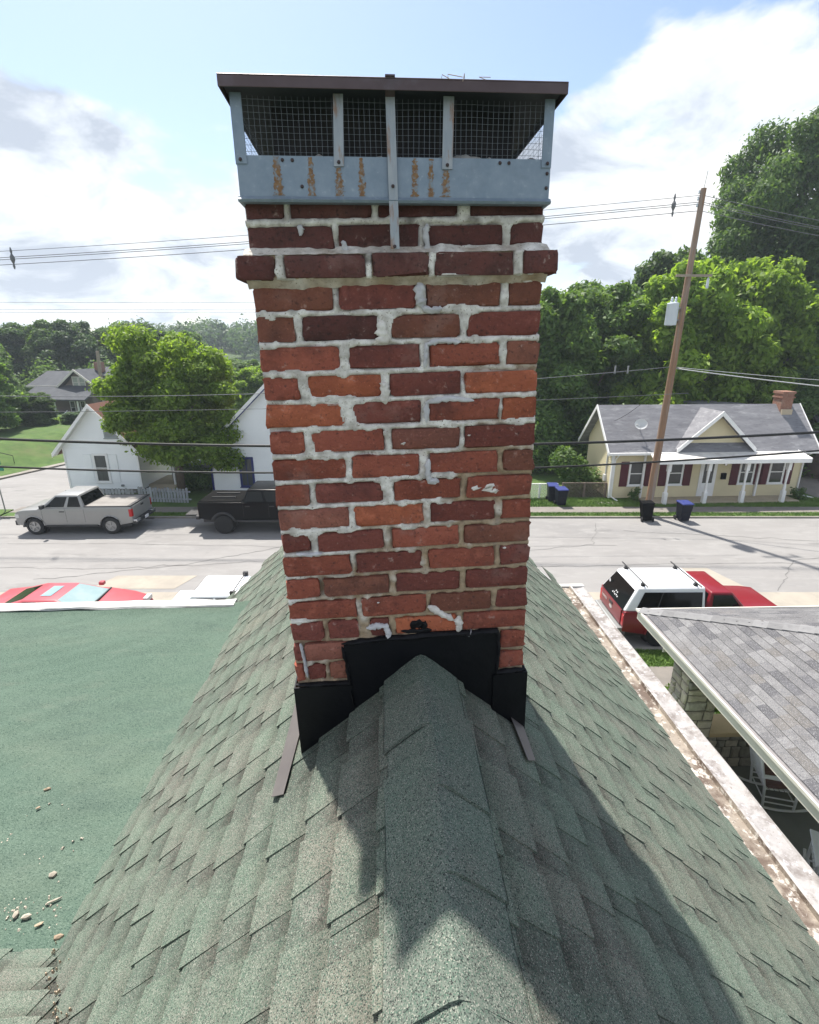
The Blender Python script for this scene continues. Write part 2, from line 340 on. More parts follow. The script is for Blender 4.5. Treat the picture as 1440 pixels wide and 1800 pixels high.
# vehicles
def paint(n, c, rough=0.3, metal=0.0): 
    m = mat(n, c, tuple(x * 0.94 for x in c), 2, rough, metal, spec=0.3); m.node_tree.nodes['Principled BSDF'].inputs['Coat Weight'].default_value = 0.25; m.node_tree.nodes['Principled BSDF'].inputs['Coat Roughness'].default_value = 0.08; return m
paint('paint_silver', (0.31, 0.308, 0.30), 0.35, 0.35); paint('paint_black', (0.004, 0.004, 0.005), 0.25); paint('paint_red', (0.19, 0.012, 0.02), 0.3); MATS['paint_black'].node_tree.nodes['Principled BSDF'].inputs['Specular IOR Level'].default_value = 0.12; MATS['paint_black'].node_tree.nodes['Principled BSDF'].inputs['Coat Weight'].default_value = 0.0; paint('paint_white', (0.74, 0.75, 0.77), 0.35); paint('paint_red_faded', (0.40, 0.07, 0.085), 0.4)
mat('car_glass', (0.004, 0.005, 0.005), None, rough=0.08, spec=0.25)
mat('car_glass_pale', (0.20, 0.30, 0.32), (0.30, 0.38, 0.38), 1.2, 0.06, spec=0.7)
mat('tyre', (0.016, 0.016, 0.017), (0.024, 0.024, 0.024), 20, 0.85)
mat('rim_silver', (0.36, 0.36, 0.36), None, rough=0.35, metal=0.7)
mat('rim_dark', (0.06, 0.06, 0.065), None, rough=0.3, metal=0.6)
mat('bumper_dark', (0.03, 0.03, 0.032), None, rough=0.55)
mat('chrome', (0.55, 0.56, 0.58), None, rough=0.2, metal=0.9)
mat('tail_red', (0.42, 0.012, 0.015), None, rough=0.2)
mat('lamp_clear', (0.6, 0.6, 0.58), None, rough=0.15)
mat('tonneau', (0.20, 0.185, 0.17), (0.24, 0.225, 0.21), 2, 0.8)
mat('plate_blue', (0.42, 0.62, 0.74), (0.50, 0.68, 0.78), 30, 0.5)
mat('plate_white', (0.7, 0.7, 0.72), None, rough=0.5)
mat('emblem', (0.55, 0.5, 0.5), None, rough=0.3, metal=0.5)
mat('chip_pale', (0.42, 0.38, 0.31), (0.32, 0.28, 0.23), 30, 0.95, rand=0.25)
mat('chip_brown', (0.32, 0.24, 0.17), (0.42, 0.33, 0.24), 30, 0.95, rand=0.2)
mat('bark', (0.10, 0.075, 0.055), (0.15, 0.12, 0.09), 6, 0.95, bump=0.6, bscale=20, stretch=(4, 4, 0.6))

def leaf_mat(name, dark, light, trans=0.35):
    m = bpy.data.materials.new(name); m.use_nodes = True; MATS[name] = m
    nt = m.node_tree; N = nt.nodes.new; L = nt.links.new; p = nt.nodes['Principled BSDF']; out = nt.nodes['Material Output']
    at = N('ShaderNodeAttribute'); at.attribute_name = 'tint'
    mx = N('ShaderNodeMix'); mx.data_type = 'RGBA'; L(at.outputs['Fac'], mx.inputs[0]); mx.inputs[6].default_value = dark + (1,); mx.inputs[7].default_value = light + (1,)
    oi = N('ShaderNodeObjectInfo'); h = N('ShaderNodeHueSaturation'); mr = N('ShaderNodeMapRange'); mr.inputs[3].default_value = 0.82; mr.inputs[4].default_value = 1.2
    L(oi.outputs['Random'], mr.inputs[0]); L(mr.outputs[0], h.inputs['Value']); L(mx.outputs[2], h.inputs['Color'])
    L(h.outputs[0], p.inputs['Base Color']); p.inputs['Roughness'].default_value = 0.55; p.inputs['Specular IOR Level'].default_value = 0.3
    t = N('ShaderNodeBsdfTranslucent'); g = N('ShaderNodeMix'); g.data_type = 'RGBA'; g.blend_type = 'MULTIPLY'; g.inputs[0].default_value = 1
    L(h.outputs[0], g.inputs[6]); g.inputs[7].default_value = (1.5, 1.5, 0.7, 1); L(g.outputs[2], t.inputs[0])
    ms = N('ShaderNodeMixShader'); ms.inputs[0].default_value = trans; L(p.outputs[0], ms.inputs[1]); L(t.outputs[0], ms.inputs[2]); L(ms.outputs[0], out.inputs[0])
    return m
leaf_mat('leaf_bright', (0.12, 0.21, 0.03), (0.28, 0.40, 0.07), 0.55)
leaf_mat('leaf_mid', (0.065, 0.135, 0.034), (0.155, 0.24, 0.06), 0.45)
leaf_mat('leaf_dark', (0.052, 0.108, 0.034), (0.125, 0.20, 0.06), 0.45)
leaf_mat('leaf_blue', (0.042, 0.09, 0.038), (0.10, 0.165, 0.065), 0.4)
mm = MATS

# ---------------------------------------------------------------- ground, street, pavements
def sheet(name, poly, z, m, sub=0):
    b = MB(); b.add([(x, y, z) for x, y in poly], [tuple(range(len(poly)))]); return struct(b.build(name, m))
sheet('ground', [(-480, -40), (480, -40), (480, 560), (-480, 560)], -0.012, mm['terrain'])
sheet('street', [(-90, 12.7), (90, 12.7), (90, 24.3), (-90, 24.3)], 0.0, mm['asphalt'])
sheet('side_street', [(-30.5, 24.3), (-20.9, 24.3), (-20.4, 27.0), (-19.4, 34), (-15, 47), (-21, 47), (-24.9, 36), (-26.3, 32), (-27.6, 28.6)], 0.0, mm['asphalt'])
sheet('parking_strip', [(-90, 14.9), (90, 14.9), (90, 16.25), (-90, 16.25)], 0.004, mm['concrete_pale'])
sheet('street_patch', [(-11.4, 16.5), (-8.4, 16.5), (-8.0, 17.6), (-11.0, 17.6)], 0.008, mm['concrete_pale'])
sheet('street_patch', [(9.3, 16.25), (12.2, 16.25), (11.6, 18.3), (9.9, 18.3)], 0.008, mm['concrete_pale'])
def slab(name, x0, x1, y0, y1, z0, z1, m, bev=0.0): return struct(MB().box(x0, x1, y0, y1, z0, z1).build(name, m, bevel=bev))
slab('kerb', -20.6, 90, 24.3, 24.42, -0.05, 0.085, mm['kerb_concrete'], 0.02)
slab('verge', -20.6, 90, 24.42, 25.0, -0.05, 0.075, mm['lawn'])
slab('pavement', -20.6, 90, 25.0, 25.95, -0.05, 0.085, mm['concrete_walk'])
slab('lawn', -19.6, 90, 25.95, 60, -0.05, 0.07, mm['lawn'])
slab('kerb', -90, -29.9, 24.3, 24.42, -0.05, 0.1, mm['kerb_concrete'], 0.02)
slab('kerb', -90, 90, 12.55, 12.7, -0.05, 0.1, mm['kerb_concrete'], 0.02)
slab('verge', -90, 90, 11.75, 12.55, -0.05, 0.08, mm['lawn'])
slab('pavement', -90, 90, 10.2, 11.75, -0.05, 0.09, mm['concrete_walk'])
slab('lawn', -90, 90, -20, 10.2, -0.05, 0.07, mm['lawn'])
# house front walk of the cream house, driveway scraps
slab('front_walk', 16.2, 17.5, 25.95, 26.6, -0.02, 0.082, mm['concrete_walk'])
slab('driveway_slab', 10.2, 11.4, 26.4, 26.9, -0.02, 0.08, mm['concrete_walk'])
slab('driveway', 23.0, 29.0, 25.95, 34, -0.02, 0.08, mm['concrete_walk'])
# tar seams and cracks in the street, laid as thin strips
def crack(name, pts, w, m):
    b = MB(); rr = random.Random(ord(name)); P = []
    for (a, c) in zip(pts[:-1], pts[1:]):
        for k in range(14):
            t = k / 14; P.append((a[0] + (c[0] - a[0]) * t + rr.gauss(0, 0.05), a[1] + (c[1] - a[1]) * t + rr.gauss(0, 0.05)))
    for i in range(len(P) - 1):
        d = Vector((P[i + 1][0] - P[i][0], P[i + 1][1] - P[i][1])); n = Vector((-d.y, d.x)).normalized() * w * (0.5 + rr.random())
        b.add([(P[i][0] - n.x, P[i][1] - n.y, 0.006), (P[i + 1][0] - n.x, P[i + 1][1] - n.y, 0.006), (P[i + 1][0] + n.x, P[i + 1][1] + n.y, 0.006), (P[i][0] + n.x, P[i][1] + n.y, 0.006)], [(0, 1, 2, 3)])
    return struct(b.build('street_crack', m))
crack('a', [(-14, 17.2), (-9, 18.6), (-5.5, 20.5), (-5, 21.8)], 0.016, mm['tar'])
crack('b', [(-20, 18.6), (-12, 18.2), (-6, 18.9), (4, 18.4), (14, 18.8), (26, 18.2)], 0.012, mm['tar'])
crack('c', [(4, 19.8), (8, 20.8), (9.2, 23.8)], 0.012, mm['tar'])
crack('d', [(10, 22.5), (18, 21.2), (30, 21.6)], 0.012, mm['tar'])
crack('e', [(-24, 20.6), (-14, 20.9), (-3, 20.4), (10, 20.7)], 0.010, mm['tar'])
crack('f', [(13, 16.3), (15.5, 19), (22, 20.4)], 0.012, mm['tar'])
# lawn bank left of the side street, with the far street rising behind
def bank():
    b = MB(); nx, ny = 60, 50; x0, x1, y0, y1 = -90.0, -24.0, 24.5, 66.0
    def hgt(x, y):
        ex = -27.6 + (y - 28.6) * 0.36 if y > 28.6 else -27.6 - (28.6 - y) * 0.7
        d = ex - 0.4 - x
        t = max(0.0, min(1.0, d / 6.0)); t = t * t * (3 - 2 * t)
        return 0.1 + 1.35 * t + 0.05 * nz3(x * 0.4, y * 0.4) if d > 0 else -0.2
    vs = []; 
    for j in range(ny + 1):
        y = y0 + (y1 - y0) * j / ny
        for i in range(nx + 1):
            ex = -27.6 + (y - 28.6) * 0.36 if y > 28.6 else -27.6 - (28.6 - y) * 0.7
            x = x0 + (ex - 0.35 - x0) * (1 - (1 - i / nx) ** 1.6); vs.append((x, y, hgt(x, y)))
    fs = [(j * (nx + 1) + i, j * (nx + 1) + i + 1, (j + 1) * (nx + 1) + i + 1, (j + 1) * (nx + 1) + i) for j in range(ny) for i in range(nx)]
    b.add(vs, fs); struct(b.build('grass_bank', mm['lawn'], smooth='all'))
    k = MB(); pts = [(-27.6 + (y - 28.6) * 0.36, y) for y in np.arange(28.6, 60, 2.0)]
    for a, c in zip(pts[:-1], pts[1:]): k.hexa([(a[0] - 0.5, a[1], -0.05), (a[0], a[1], -0.05), (c[0], c[1], -0.05), (c[0] - 0.5, c[1], -0.05)], [(a[0] - 0.5, a[1], 0.12), (a[0], a[1], 0.1), (c[0], c[1], 0.1), (c[0] - 0.5, c[1], 0.12)])
    struct(k.build('kerb', mm['kerb_concrete']))
bank()
# garden steps up the bank
t = thing('garden_steps', 'flight of concrete garden steps climbing the grassy bank at far left', 'steps', (-28.0, 35.4, 0), R(38))
for k in range(8):
    MB().box(-0.34 * (k + 1), -0.34 * k + 0.05, -0.55, 0.55, -0.1, 0.16 * (k + 1) + 0.08).build('step', mm['concrete_walk'], t, bevel=0.015)
rl = MB(); rl.tube([(0.1, -0.6, 0), (0.1, -0.6, 0.95), (-2.7, -0.6, 2.2), (-2.7, -0.6, 1.2)], 0.025); rl.build('handrail', mm['cable_black'], t)
slab('kerb_yellow', -26.0, -22.4, 24.5, 24.66, -0.02, 0.09, mm['yellow_paint'])
slab('verge', -26.0, -20.8, 24.66, 25.6, -0.02, 0.06, mm['lawn'])
# ---------------------------------------------------------------- the house under the camera
A = math.atan(0.9); CA, SA = math.cos(A), math.sin(A)
RX, RZ = 0.103, 7.318                 # ridge: lateral position and height
LE, REV = 1.33, 1.95                  # lateral reach of the left junction and the right eave
FAR = 5.12                            # where the front gable ends
house = thing('house', 'green shingled house roof with flat side roof, carrying the brick chimney', 'house', (0, 0, 0), math.atan(0.0422))
deck = MB()
deck.add([(RX, -4, RZ), (RX, FAR, RZ), (-2.05, FAR, RZ - (2.05 + RX) * 0.9), (-2.05, -4, RZ - (2.05 + RX) * 0.9),
          (REV, FAR, RZ - (REV - RX) * 0.9), (REV, -4, RZ - (REV - RX) * 0.9)], [(0, 1, 2, 3), (1, 0, 5, 4)])
deck.add([(RX, FAR - 0.02, RZ - 0.02), (-2.0, FAR - 0.02, RZ - 2.1 * 0.9), (-2.0, FAR - 0.02, 0), (REV, FAR - 0.02, 0), (REV, FAR - 0.02, RZ - 0.02 - (REV - RX) * 0.9)], [(0, 1, 2, 3, 4)])
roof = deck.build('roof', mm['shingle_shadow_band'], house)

# laminated shingles: a base strip with proud tabs on it
def shingle_mesh(i):
    rr = random.Random(100 + i); b = MB(); Ls = 0.985
    def sag(y): return 0.0012 * math.sin(y * 7 + i)
    def sheet_(x0, x1a, y0, y1, zlo, zhi, th, mi, tp=0.0):
        # x from x0 (upper) to x1a (butt); top surface height zlo at upper, zhi at butt
        n = 2; vs = []
        top = []; bot = []
        for k in range(n + 1):
            y = y0 + (y1 - y0) * k / n
            wob = rr.uniform(-0.004, 0.004)
            yb = y + (tp if k == 0 else (-tp if k == n else 0))
            top.append(((x0, yb, zlo + sag(y)), (x1a + wob, y, zhi + sag(y))))
        for (a, c) in top: vs += [a, c, (c[0] + 0.001, c[1], c[2] - th), (a[0], a[1], a[2] - th)]
        fs = []
        for k in range(n):
            o = 4 * k
            fs += [(o, o + 4, o + 5, o + 1), (o + 1, o + 5, o + 6, o + 2)]
        fs += [(0, 1, 2, 3), (4 * n + 3, 4 * n + 2, 4 * n + 1, 4 * n)]
        b.add(vs, fs, mi)
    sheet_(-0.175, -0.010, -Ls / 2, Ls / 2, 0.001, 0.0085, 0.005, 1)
    y = -Ls / 2 + rr.uniform(0.0, 0.06)
    while y < Ls / 2 - 0.08:
        w = rr.uniform(0.09, 0.23)
        y1 = min(y + w, Ls / 2 - 0.002)
        sheet_(-0.165, rr.uniform(-0.006, 0.006), y, y1, 0.003, 0.0125 + rr.uniform(0, 0.0025), 0.0050, 0, rr.uniform(-0.004, 0.012))
        y = y1 + rr.uniform(0.04, 0.12)
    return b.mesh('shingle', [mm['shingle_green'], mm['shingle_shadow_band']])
SH = [shingle_mesh(i) for i in range(22)]
EXPO = 0.143
def lay(plane_o, xdir, zdir, s0, s1, l0, l1, flip, inside=None):
    xdir = Vector(xdir).normalized(); zdir = Vector(zdir).normalized(); ydir = zdir.cross(xdir)
    k = 0; s = s0
    while s <= s1 + 0.001:
        off = rnd.uniform(0, 1.0) if k else 0.3
        l = l0 - off
        while l < l1:
            if inside is None or inside(s, l + 0.5):
                o = Vector(plane_o) + xdir * s + ydir * (flip * (l + 0.5))
                M = Matrix((xdir, ydir, zdir)).transposed().to_4x4(); M.translation = o + zdir * rnd.uniform(0, 0.0012)
                M = M @ Matrix.Rotation(rnd.gauss(0, 0.0015), 4, 'Z')
                obj('shingle', rnd.choice(SH), roof, M=M)
            l += 0.9865
        s += EXPO; k += 1
sl_len = (LE + RX) / CA; sr_len = (REV - RX) / CA
lay((RX, 0, RZ), (-CA, 0, -SA), (-SA, 0, CA), 0.18, (2.05 + RX) / CA, -0.6, FAR - 0.5, -1, inside=lambda s, l: s < sl_len + 0.1 or l > 3.6)
lay((RX, 0, RZ), (CA, 0, -SA), (SA, 0, CA), 0.18, sr_len + 0.05, -0.6, FAR - 0.5, 1)
# cross slope at the lower left, rising back from the flat roof, and its valley
CP = math.atan(0.69)
cross = MB(); cross.add([(-5, 1.42, 6.05), (-1.30, 1.42, 6.05), (-0.15, -0.25, 6.05 + 0.69 * 1.67), (-5, -0.25, 6.05 + 0.69 * 1.67)], [(0, 1, 2, 3)])
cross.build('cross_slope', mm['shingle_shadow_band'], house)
xd_ = Vector((0, math.cos(CP), -math.sin(CP))); zd_ = Vector((0, math.sin(CP), math.cos(CP))); yd_ = zd_.cross(xd_)
s = 0.0
while s > -1.85:
    l = 1.30 + 0.689 * s * math.cos(CP) - rnd.uniform(0.0, 0.05)
    while l < 3.2:
        M = Matrix((xd_, yd_, zd_)).transposed().to_4x4(); M.translation = Vector((0, 1.42, 6.052)) + xd_ * s + yd_ * (l + 0.49)
        obj('shingle', rnd.choice(SH), roof, M=M); l += 0.9865
    s -= EXPO
# ridge cap: folded pieces, each lapped over the one behind
def cap_mesh(seed):
    rr = random.Random(seed); b = MB(); vs = []; prof = []
    W = 0.165; n = 14
    for i in range(n + 1):
        u = -1 + 2 * i / n; s = abs(u) * W
        prof.append((math.copysign(s * CA, u) if u else 0.0, 0.013 - math.sqrt((s * SA) ** 2 + 0.013 ** 2) + 0.003))
    for (yy, dz) in ((-0.16, 0.0), (0.0, 0.002), (0.16, 0.0055)):
        for (x, z) in prof: vs.append((x + rr.gauss(0, 0.0006), yy, z + dz + rr.gauss(0, 0.0005)))
    for (x, z) in prof: vs.append((x, 0.1605, z - 0.004))
    m = n + 1; fs = [(j * m + i, j * m + i + 1, (j + 1) * m + i + 1, (j + 1) * m + i) for j in range(3) for i in range(n)]
    # side edges
    b.add(vs, fs)
    for e in (0, n):
        x, z = prof[e]; b.add([(x, -0.16, z), (x, 0.16, z + 0.008), (x, 0.16, z - 0.004), (x, -0.16, z - 0.008)], [(0, 1, 2, 3)])
    return b.mesh('ridge_cap', mm['shingle_ridge'], smooth=True)
CAPS = [cap_mesh(i) for i in range(4)]
l = FAR - 0.14; k = 0
while l > -0.4:
    if not (1.68 < l < 1.95): obj('ridge_cap', CAPS[k % 4], roof, loc=(RX + rnd.gauss(0, 0.004), l, RZ + 0.009), rot=(0, 0, math.pi + rnd.gauss(0, .008)))
    l -= 0.205; k += 1
# drip edge and rake trim at the front gable
rk = MB()
for sx, ex in ((-1, 2.0), (1, REV - RX)):
    rk.hexa([(RX, FAR, RZ - 0.16), (RX, FAR + 0.05, RZ - 0.16), (RX + sx * ex, FAR + 0.05, RZ - 0.16 - ex * 0.9), (RX + sx * ex, FAR, RZ - 0.16 - ex * 0.9)],
            [(RX, FAR, RZ + 0.0), (RX, FAR + 0.05, RZ + 0.0), (RX + sx * ex, FAR + 0.05, RZ - ex * 0.9), (RX + sx * ex, FAR, RZ - ex * 0.9)])
rk.build('rake_board', mm['coping_white'], house)
# gutter along the right eave
g = MB(); gz = RZ - (REV - RX) * 0.9
prof = [(-0.07, 0.045), (-0.03, 0.0), (0.10, -0.012), (0.105, 0.018), (0.122, 0.020), (0.128, -0.008), (0.165, -0.012), (0.25, -0.004), (0.262, 0.006), (0.270, -0.002), (0.268, -0.13), (0.02, -0.16)]
ny = 46; vs = []
for j in range(ny + 1):
    y = -4 + (FAR + 0.12 + 4) * j / ny
    for i, (x, z) in enumerate(prof):
        w = 0.006 * nz3(y * 2.1, i * 0.7) if 0 < i < 10 else 0
        vs.append((REV + x + w, y, gz + z + 0.004 * nz3(y * 3.3, i * 0.9, 4)))
n = len(prof)
fl = MB(); ot = MB()
fs1 = [(j * n + i, (j + 1) * n + i, (j + 1) * n + i + 1, j * n + i + 1) for j in range(ny) for i in range(0, 3)]
fs2 = [(j * n + i, (j + 1) * n + i, (j + 1) * n + i + 1, j * n + i + 1) for j in range(ny) for i in range(3, n - 1)] + [tuple(ny * n + i for i in range(n))]
gt = ot.add(vs, fs2).build('gutter', mm['gutter_white'], house, smooth=True)
fl.add(vs, fs1).build('gutter_flange', mm['gutter_flange'], gt, smooth=True)
MB().box(REV - 0.02, REV + 0.28, FAR + 0.10, FAR + 0.17, gz - 0.02, gz + 0.012).build('gutter_end', mm['coping_white'], gt, bevel=0.008)
MB().box(-2.0, REV - 0.02, -4, FAR - 0.06, 0, gz - 0.1).build('wall', mm['house_wall'], house)
# flat side roof with white front coping
fr = MB(); nx, ny = 220, 170; vs = []
FZ = 6.05; FY = 4.20
for j in range(ny + 1):
    for i in range(nx + 1):
        x = -8.5 + 7.35 * i / nx; y = -1.5 + (FY + 1.5) * j / ny
        z = FZ + 0.013 * nz3(x * 0.7 + y * 0.6, y * 1.7 - x * 0.7, 1) + 0.016 * abs(nz3((x + y * 0.8) * 1.2, (y - x * 0.5) * 5.0, 5))
        z += 0.05 * max(0, (x + 1.5) / 0.35) ** 2 if x > -1.5 else 0
        z += 0.03 * max(0, (y - (FY - 0.12)) / 0.12)
        vs.append((x, y, z))
fr.add(vs, [(j * (nx + 1) + i, j * (nx + 1) + i + 1, (j + 1) * (nx + 1) + i + 1, (j + 1) * (nx + 1) + i) for j in range(ny) for i in range(nx)])
flat = fr.build('flat_roof', mm['roll_roofing'], house, smooth='all')
cp = MB(); vs = []; prof = [(-0.05, 0.020), (-0.04, 0.034), (0.02, 0.040), (0.07, 0.036), (0.08, 0.015), (0.08, -0.25)]; nx = 80
for i in range(nx + 1):
    x = -8.5 + 7.10 * i / nx
    for k, (y, z) in enumerate(prof): vs.append((x, FY + y + 0.012 * nz3(x * 3, k * 0.8), FZ + z + 0.012 * nz3(x * 4.2, k, 8)))
n = len(prof)
cp.add(vs, [(i * n + k, (i + 1) * n + k, (i + 1) * n + k + 1, i * n + k + 1) for i in range(nx) for k in range(n - 1)] + [tuple(nx * n + k for k in range(n))])
cp.build('coping', mm['coping_white'], flat, smooth=True)
MB().box(-8.4, -2.0, -1.5, FY - 0.02, 0, FZ - 0.06).build('wall', mm['house_wall'], house)
# chips and rubble on the flat roof
def chip(seed, sx, sy, sz):
    rr = random.Random(seed); bm = bmesh.new(); bmesh.ops.create_icosphere(bm, subdivisions=1, radius=1)
    for v in bm.verts: v.co = Vector((v.co.x * sx, v.co.y * sy, v.co.z * sz)) * rr.uniform(0.7, 1.15)
    me = bpy.data.meshes.new('chip'); bm.to_mesh(me); bm.free(); return me
def onflat(px, py):       # measured from the photograph onto the flat roof
    th = math.atan(295 / 900); u = (px - 720) / 900; v = (py - 900) / 900
    a = math.cos(th) - v * math.sin(th); d = v * math.cos(th) + math.sin(th); q = (EYE - FZ - 0.012) / d
    return (u * q, a * q, FZ + 0.012)
chips = [(92, 1538, .020, .017, .012, 'chip_pale', 'mortar_chip', 'largest pale mortar chip lying on the green flat roof', 0.4),
         (94, 1583, .036, .006, .006, 'chip_pale', 'wood_splinter', 'slim pale wood splinter lying on the green flat roof', 0.5),
         (27, 1608, .012, .020, .010, 'chip_pale', 'mortar_chip', 'oval cream mortar chip nearest the left edge of the flat roof', 0.1),
         (46, 1611, .022, .015, .010, 'chip_pale', 'mortar_chip', 'whitish flat mortar chip beside the oval cream one', 0.2),
         (69, 1625, .020, .008, .008, 'chip_brown', 'wood_splinter', 'short brown wood splinter beside the roof valley', 0.6),
         (103, 1648, .020, .012, .014, 'chip_brown', 'stone_chip', 'brown stone chip caught at the top of the roof valley', 0.3),
         (83, 1387, .022, .009, .008, 'chip_brown', 'bark_flake', 'grey brown flake lying alone farther up the flat roof', 0.5),
         (67, 1420, .016, .008, .006, 'chip_brown', 'bark_flake', 'small dark flake just below the lone grey brown flake', 0.6)]
for i, (px, py, a, b_, c_, m_, nm, lab, rz) in enumerate(chips):
    me = chip(i, a, b_, c_); me.materials.append(mm[m_]); o = obj(nm, me, loc=onflat(px, py), rot=(0, 0, rz)); tag(o, lab, 'debris', 'chips on the flat roof')
gr = MB()
for i in range(105):
    px = abs(rnd.gauss(0, 85)) if i < 110 else rnd.uniform(0, 260); py = 1600 - abs(rnd.gauss(0, 75)) if i < 60 else (rnd.gauss(1610, 22) if i < 110 else rnd.uniform(1080, 1600))
    if px > 100 + (1640 - py) * 0.5 or py > 1640: continue
    x, y, z = onflat(px, py); s = rnd.uniform(0.0015, 0.0045); z -= 0.009
    gr.hexa([(x + s * rnd.uniform(.3, 2.0) * c, y + s * rnd.uniform(.3, 2.0) * d, z) for c, d in ((-1, -1), (1, -1), (1, 1), (-1, 1))], [(x + s * .6 * c, y + s * .6 * d, z + s * 1.3) for c, d in ((-1, -1), (1, -1), (1, 1), (-1, 1))])
for i in range(40):
    q = rnd.random(); x = -1.34 + 0.62 * q + rnd.gauss(0, .016); y = 1.46 - .80 * q + rnd.gauss(0, .016); z = 6.07 + .555 * q; s = rnd.uniform(.001, .0035)
    v4 = ((-1, -1), (1, -1), (1, 1), (-1, 1)); rz_ = math.atan(0.0422); X = x * math.cos(rz_) - y * math.sin(rz_); Yw = x * math.sin(rz_) + y * math.cos(rz_)
    gr.hexa([(X + s * rnd.uniform(.4, 1.8) * c, Yw + s * rnd.uniform(.4, 1.8) * d, z - .01) for c, d in v4], [(X + s * .6 * c, Yw + s * .6 * d, z + s) for c, d in v4], 1)
go = gr.build('grit', [mm['chip_pale'], mm['chip_brown']]); tag(go, 'small pale mortar crumbs and grit scattered over the flat roof', 'debris', kind='stuff')

# ---------------------------------------------------------------- chimney
chim = thing('brick_chimney', 'old red brick chimney with patchy mortar rising from the green ridge', 'chimney', (-.011, 1.457, 7.928))
chim.rotation_euler = (0, R(-1.6), R(4.25))
PITCH = 0.0759; CW = 0.38; CD = 0.58
ROWS = {1: [(.135, .018), (.425, .02), (.725, .04)], 2: [(.29, .02), (.578, .02), (.875, .024)], 3: [(.132, .03), (.403, .022), (.60, .022), (.874, .034)],
        4: [(.278, .024), (.573, .034), (.867, .032)], 5: [(.142, .026), (.444, .044), (.724, .022)], 6: [(.294, .034), (.581, .034), (.869, .026)],
        7: [(.144, .028), (.436, .032), (.723, .018)], 8: [(.296, .032), (.577, .028), (.864, .018)], 9: [(.141, .032), (.438, .026), (.721, .018)],
        10: [(.284, .026), (.573, .04), (.87, .022)], 11: [(.139, .026), (.43, .04), (.728, .026)], 12: [(.285, .022), (.579, .03), (.865, .026)],
        13: [(.131, .03), (.421, .034), (.717, .024)], 14: [(.278, .022), (.571, .03), (.869, .028)], 15: [(.143, .022), (.433, .03), (.726, .024)],
        16: [(.29, .022), (.577, .02), (.86, .022)], 17: [(.145, .022), (.305, .055), (.424, .026), (.713, .03)], 18: [(.042, .012), (.30, .02), (.58, .02), (.885, .02)], 19: [(.045, .014), (.135, .02), (.42, .02), (.72, .02), (.87, .02)]}
TOPZ = {3: (0.529, 0.070), 2: (0.599, 0.070), 1: (0.669, 0.070)}
def rowz(k): return TOPZ[k][0] if k in TOPZ else -(k - 10) * PITCH
def rowp(k): return TOPZ[k][1] if k in TOPZ else PITCH
def brick_mesh(w, d, h, seed, chip_=1.0):
    rr = random.Random(seed); bm = bmesh.new(); bmesh.ops.create_cube(bm, size=2)
    bmesh.ops.subdivide_edges(bm, edges=bm.edges[:], cuts=2, use_grid_fill=True)
    hx = (w / 2, d / 2, h / 2); r = rr.uniform(0.0045, 0.0085)
    for v in bm.verts:
        p = [0, 0, 0]
        for i in range(3):
            c = v.co[i]
            p[i] = c * hx[i] if abs(abs(c) - 1) < 0.01 else math.copysign(hx[i] - r * 1.6, c)
        q = Vector([max(-(hx[i] - r), min(hx[i] - r, p[i])) for i in range(3)]); P = Vector(p); dd = P - q
        if dd.length > r: P = q + dd.normalized() * r
        edge = sum(1 for i in range(3) if abs(abs(v.co[i]) - 1) < 0.01)
        j = 0.0022 if edge == 1 else 0.0035
        P += Vector((rr.gauss(0, j * 0.8), rr.gauss(0, j * 0.5), rr.gauss(0, j * 0.6)))
        if edge == 3 and rr.random() < 0.35 * chip_: P *= 1 - rr.uniform(0.02, 0.07)
        v.co = P
    me = bpy.data.meshes.new('brick'); bm.to_mesh(me); bm.free()
    me.polygons.foreach_set('use_smooth', [True] * len(me.polygons)); me.set_sharp_from_angle(angle=R(50)); return me
orange = {(7, 3), (8, 3), (12, 1), (7, 1), (8, 0), (17, 3)}
bseed = 0
JT = 0.0142
def pick(k, i):
    if (k, i) in orange: return 'brick_orange'
    r = rnd.random()
    if k <= 3: return 'brick_sooty' if r < 0.9 or k == 3 else 'brick_maroon'
    if k <= 5: return 'brick_sooty' if r < 0.3 else ('brick_maroon' if r < 0.65 else 'brick_brown')
    return 'brick_maroon' if r < 0.28 else ('brick_brown' if r < 0.46 else ('brick_dusty' if r < 0.6 else 'brick_red'))
def side_x(k): return CW + (0.030 if k == 3 else (-0.004 if k < 3 else 0))
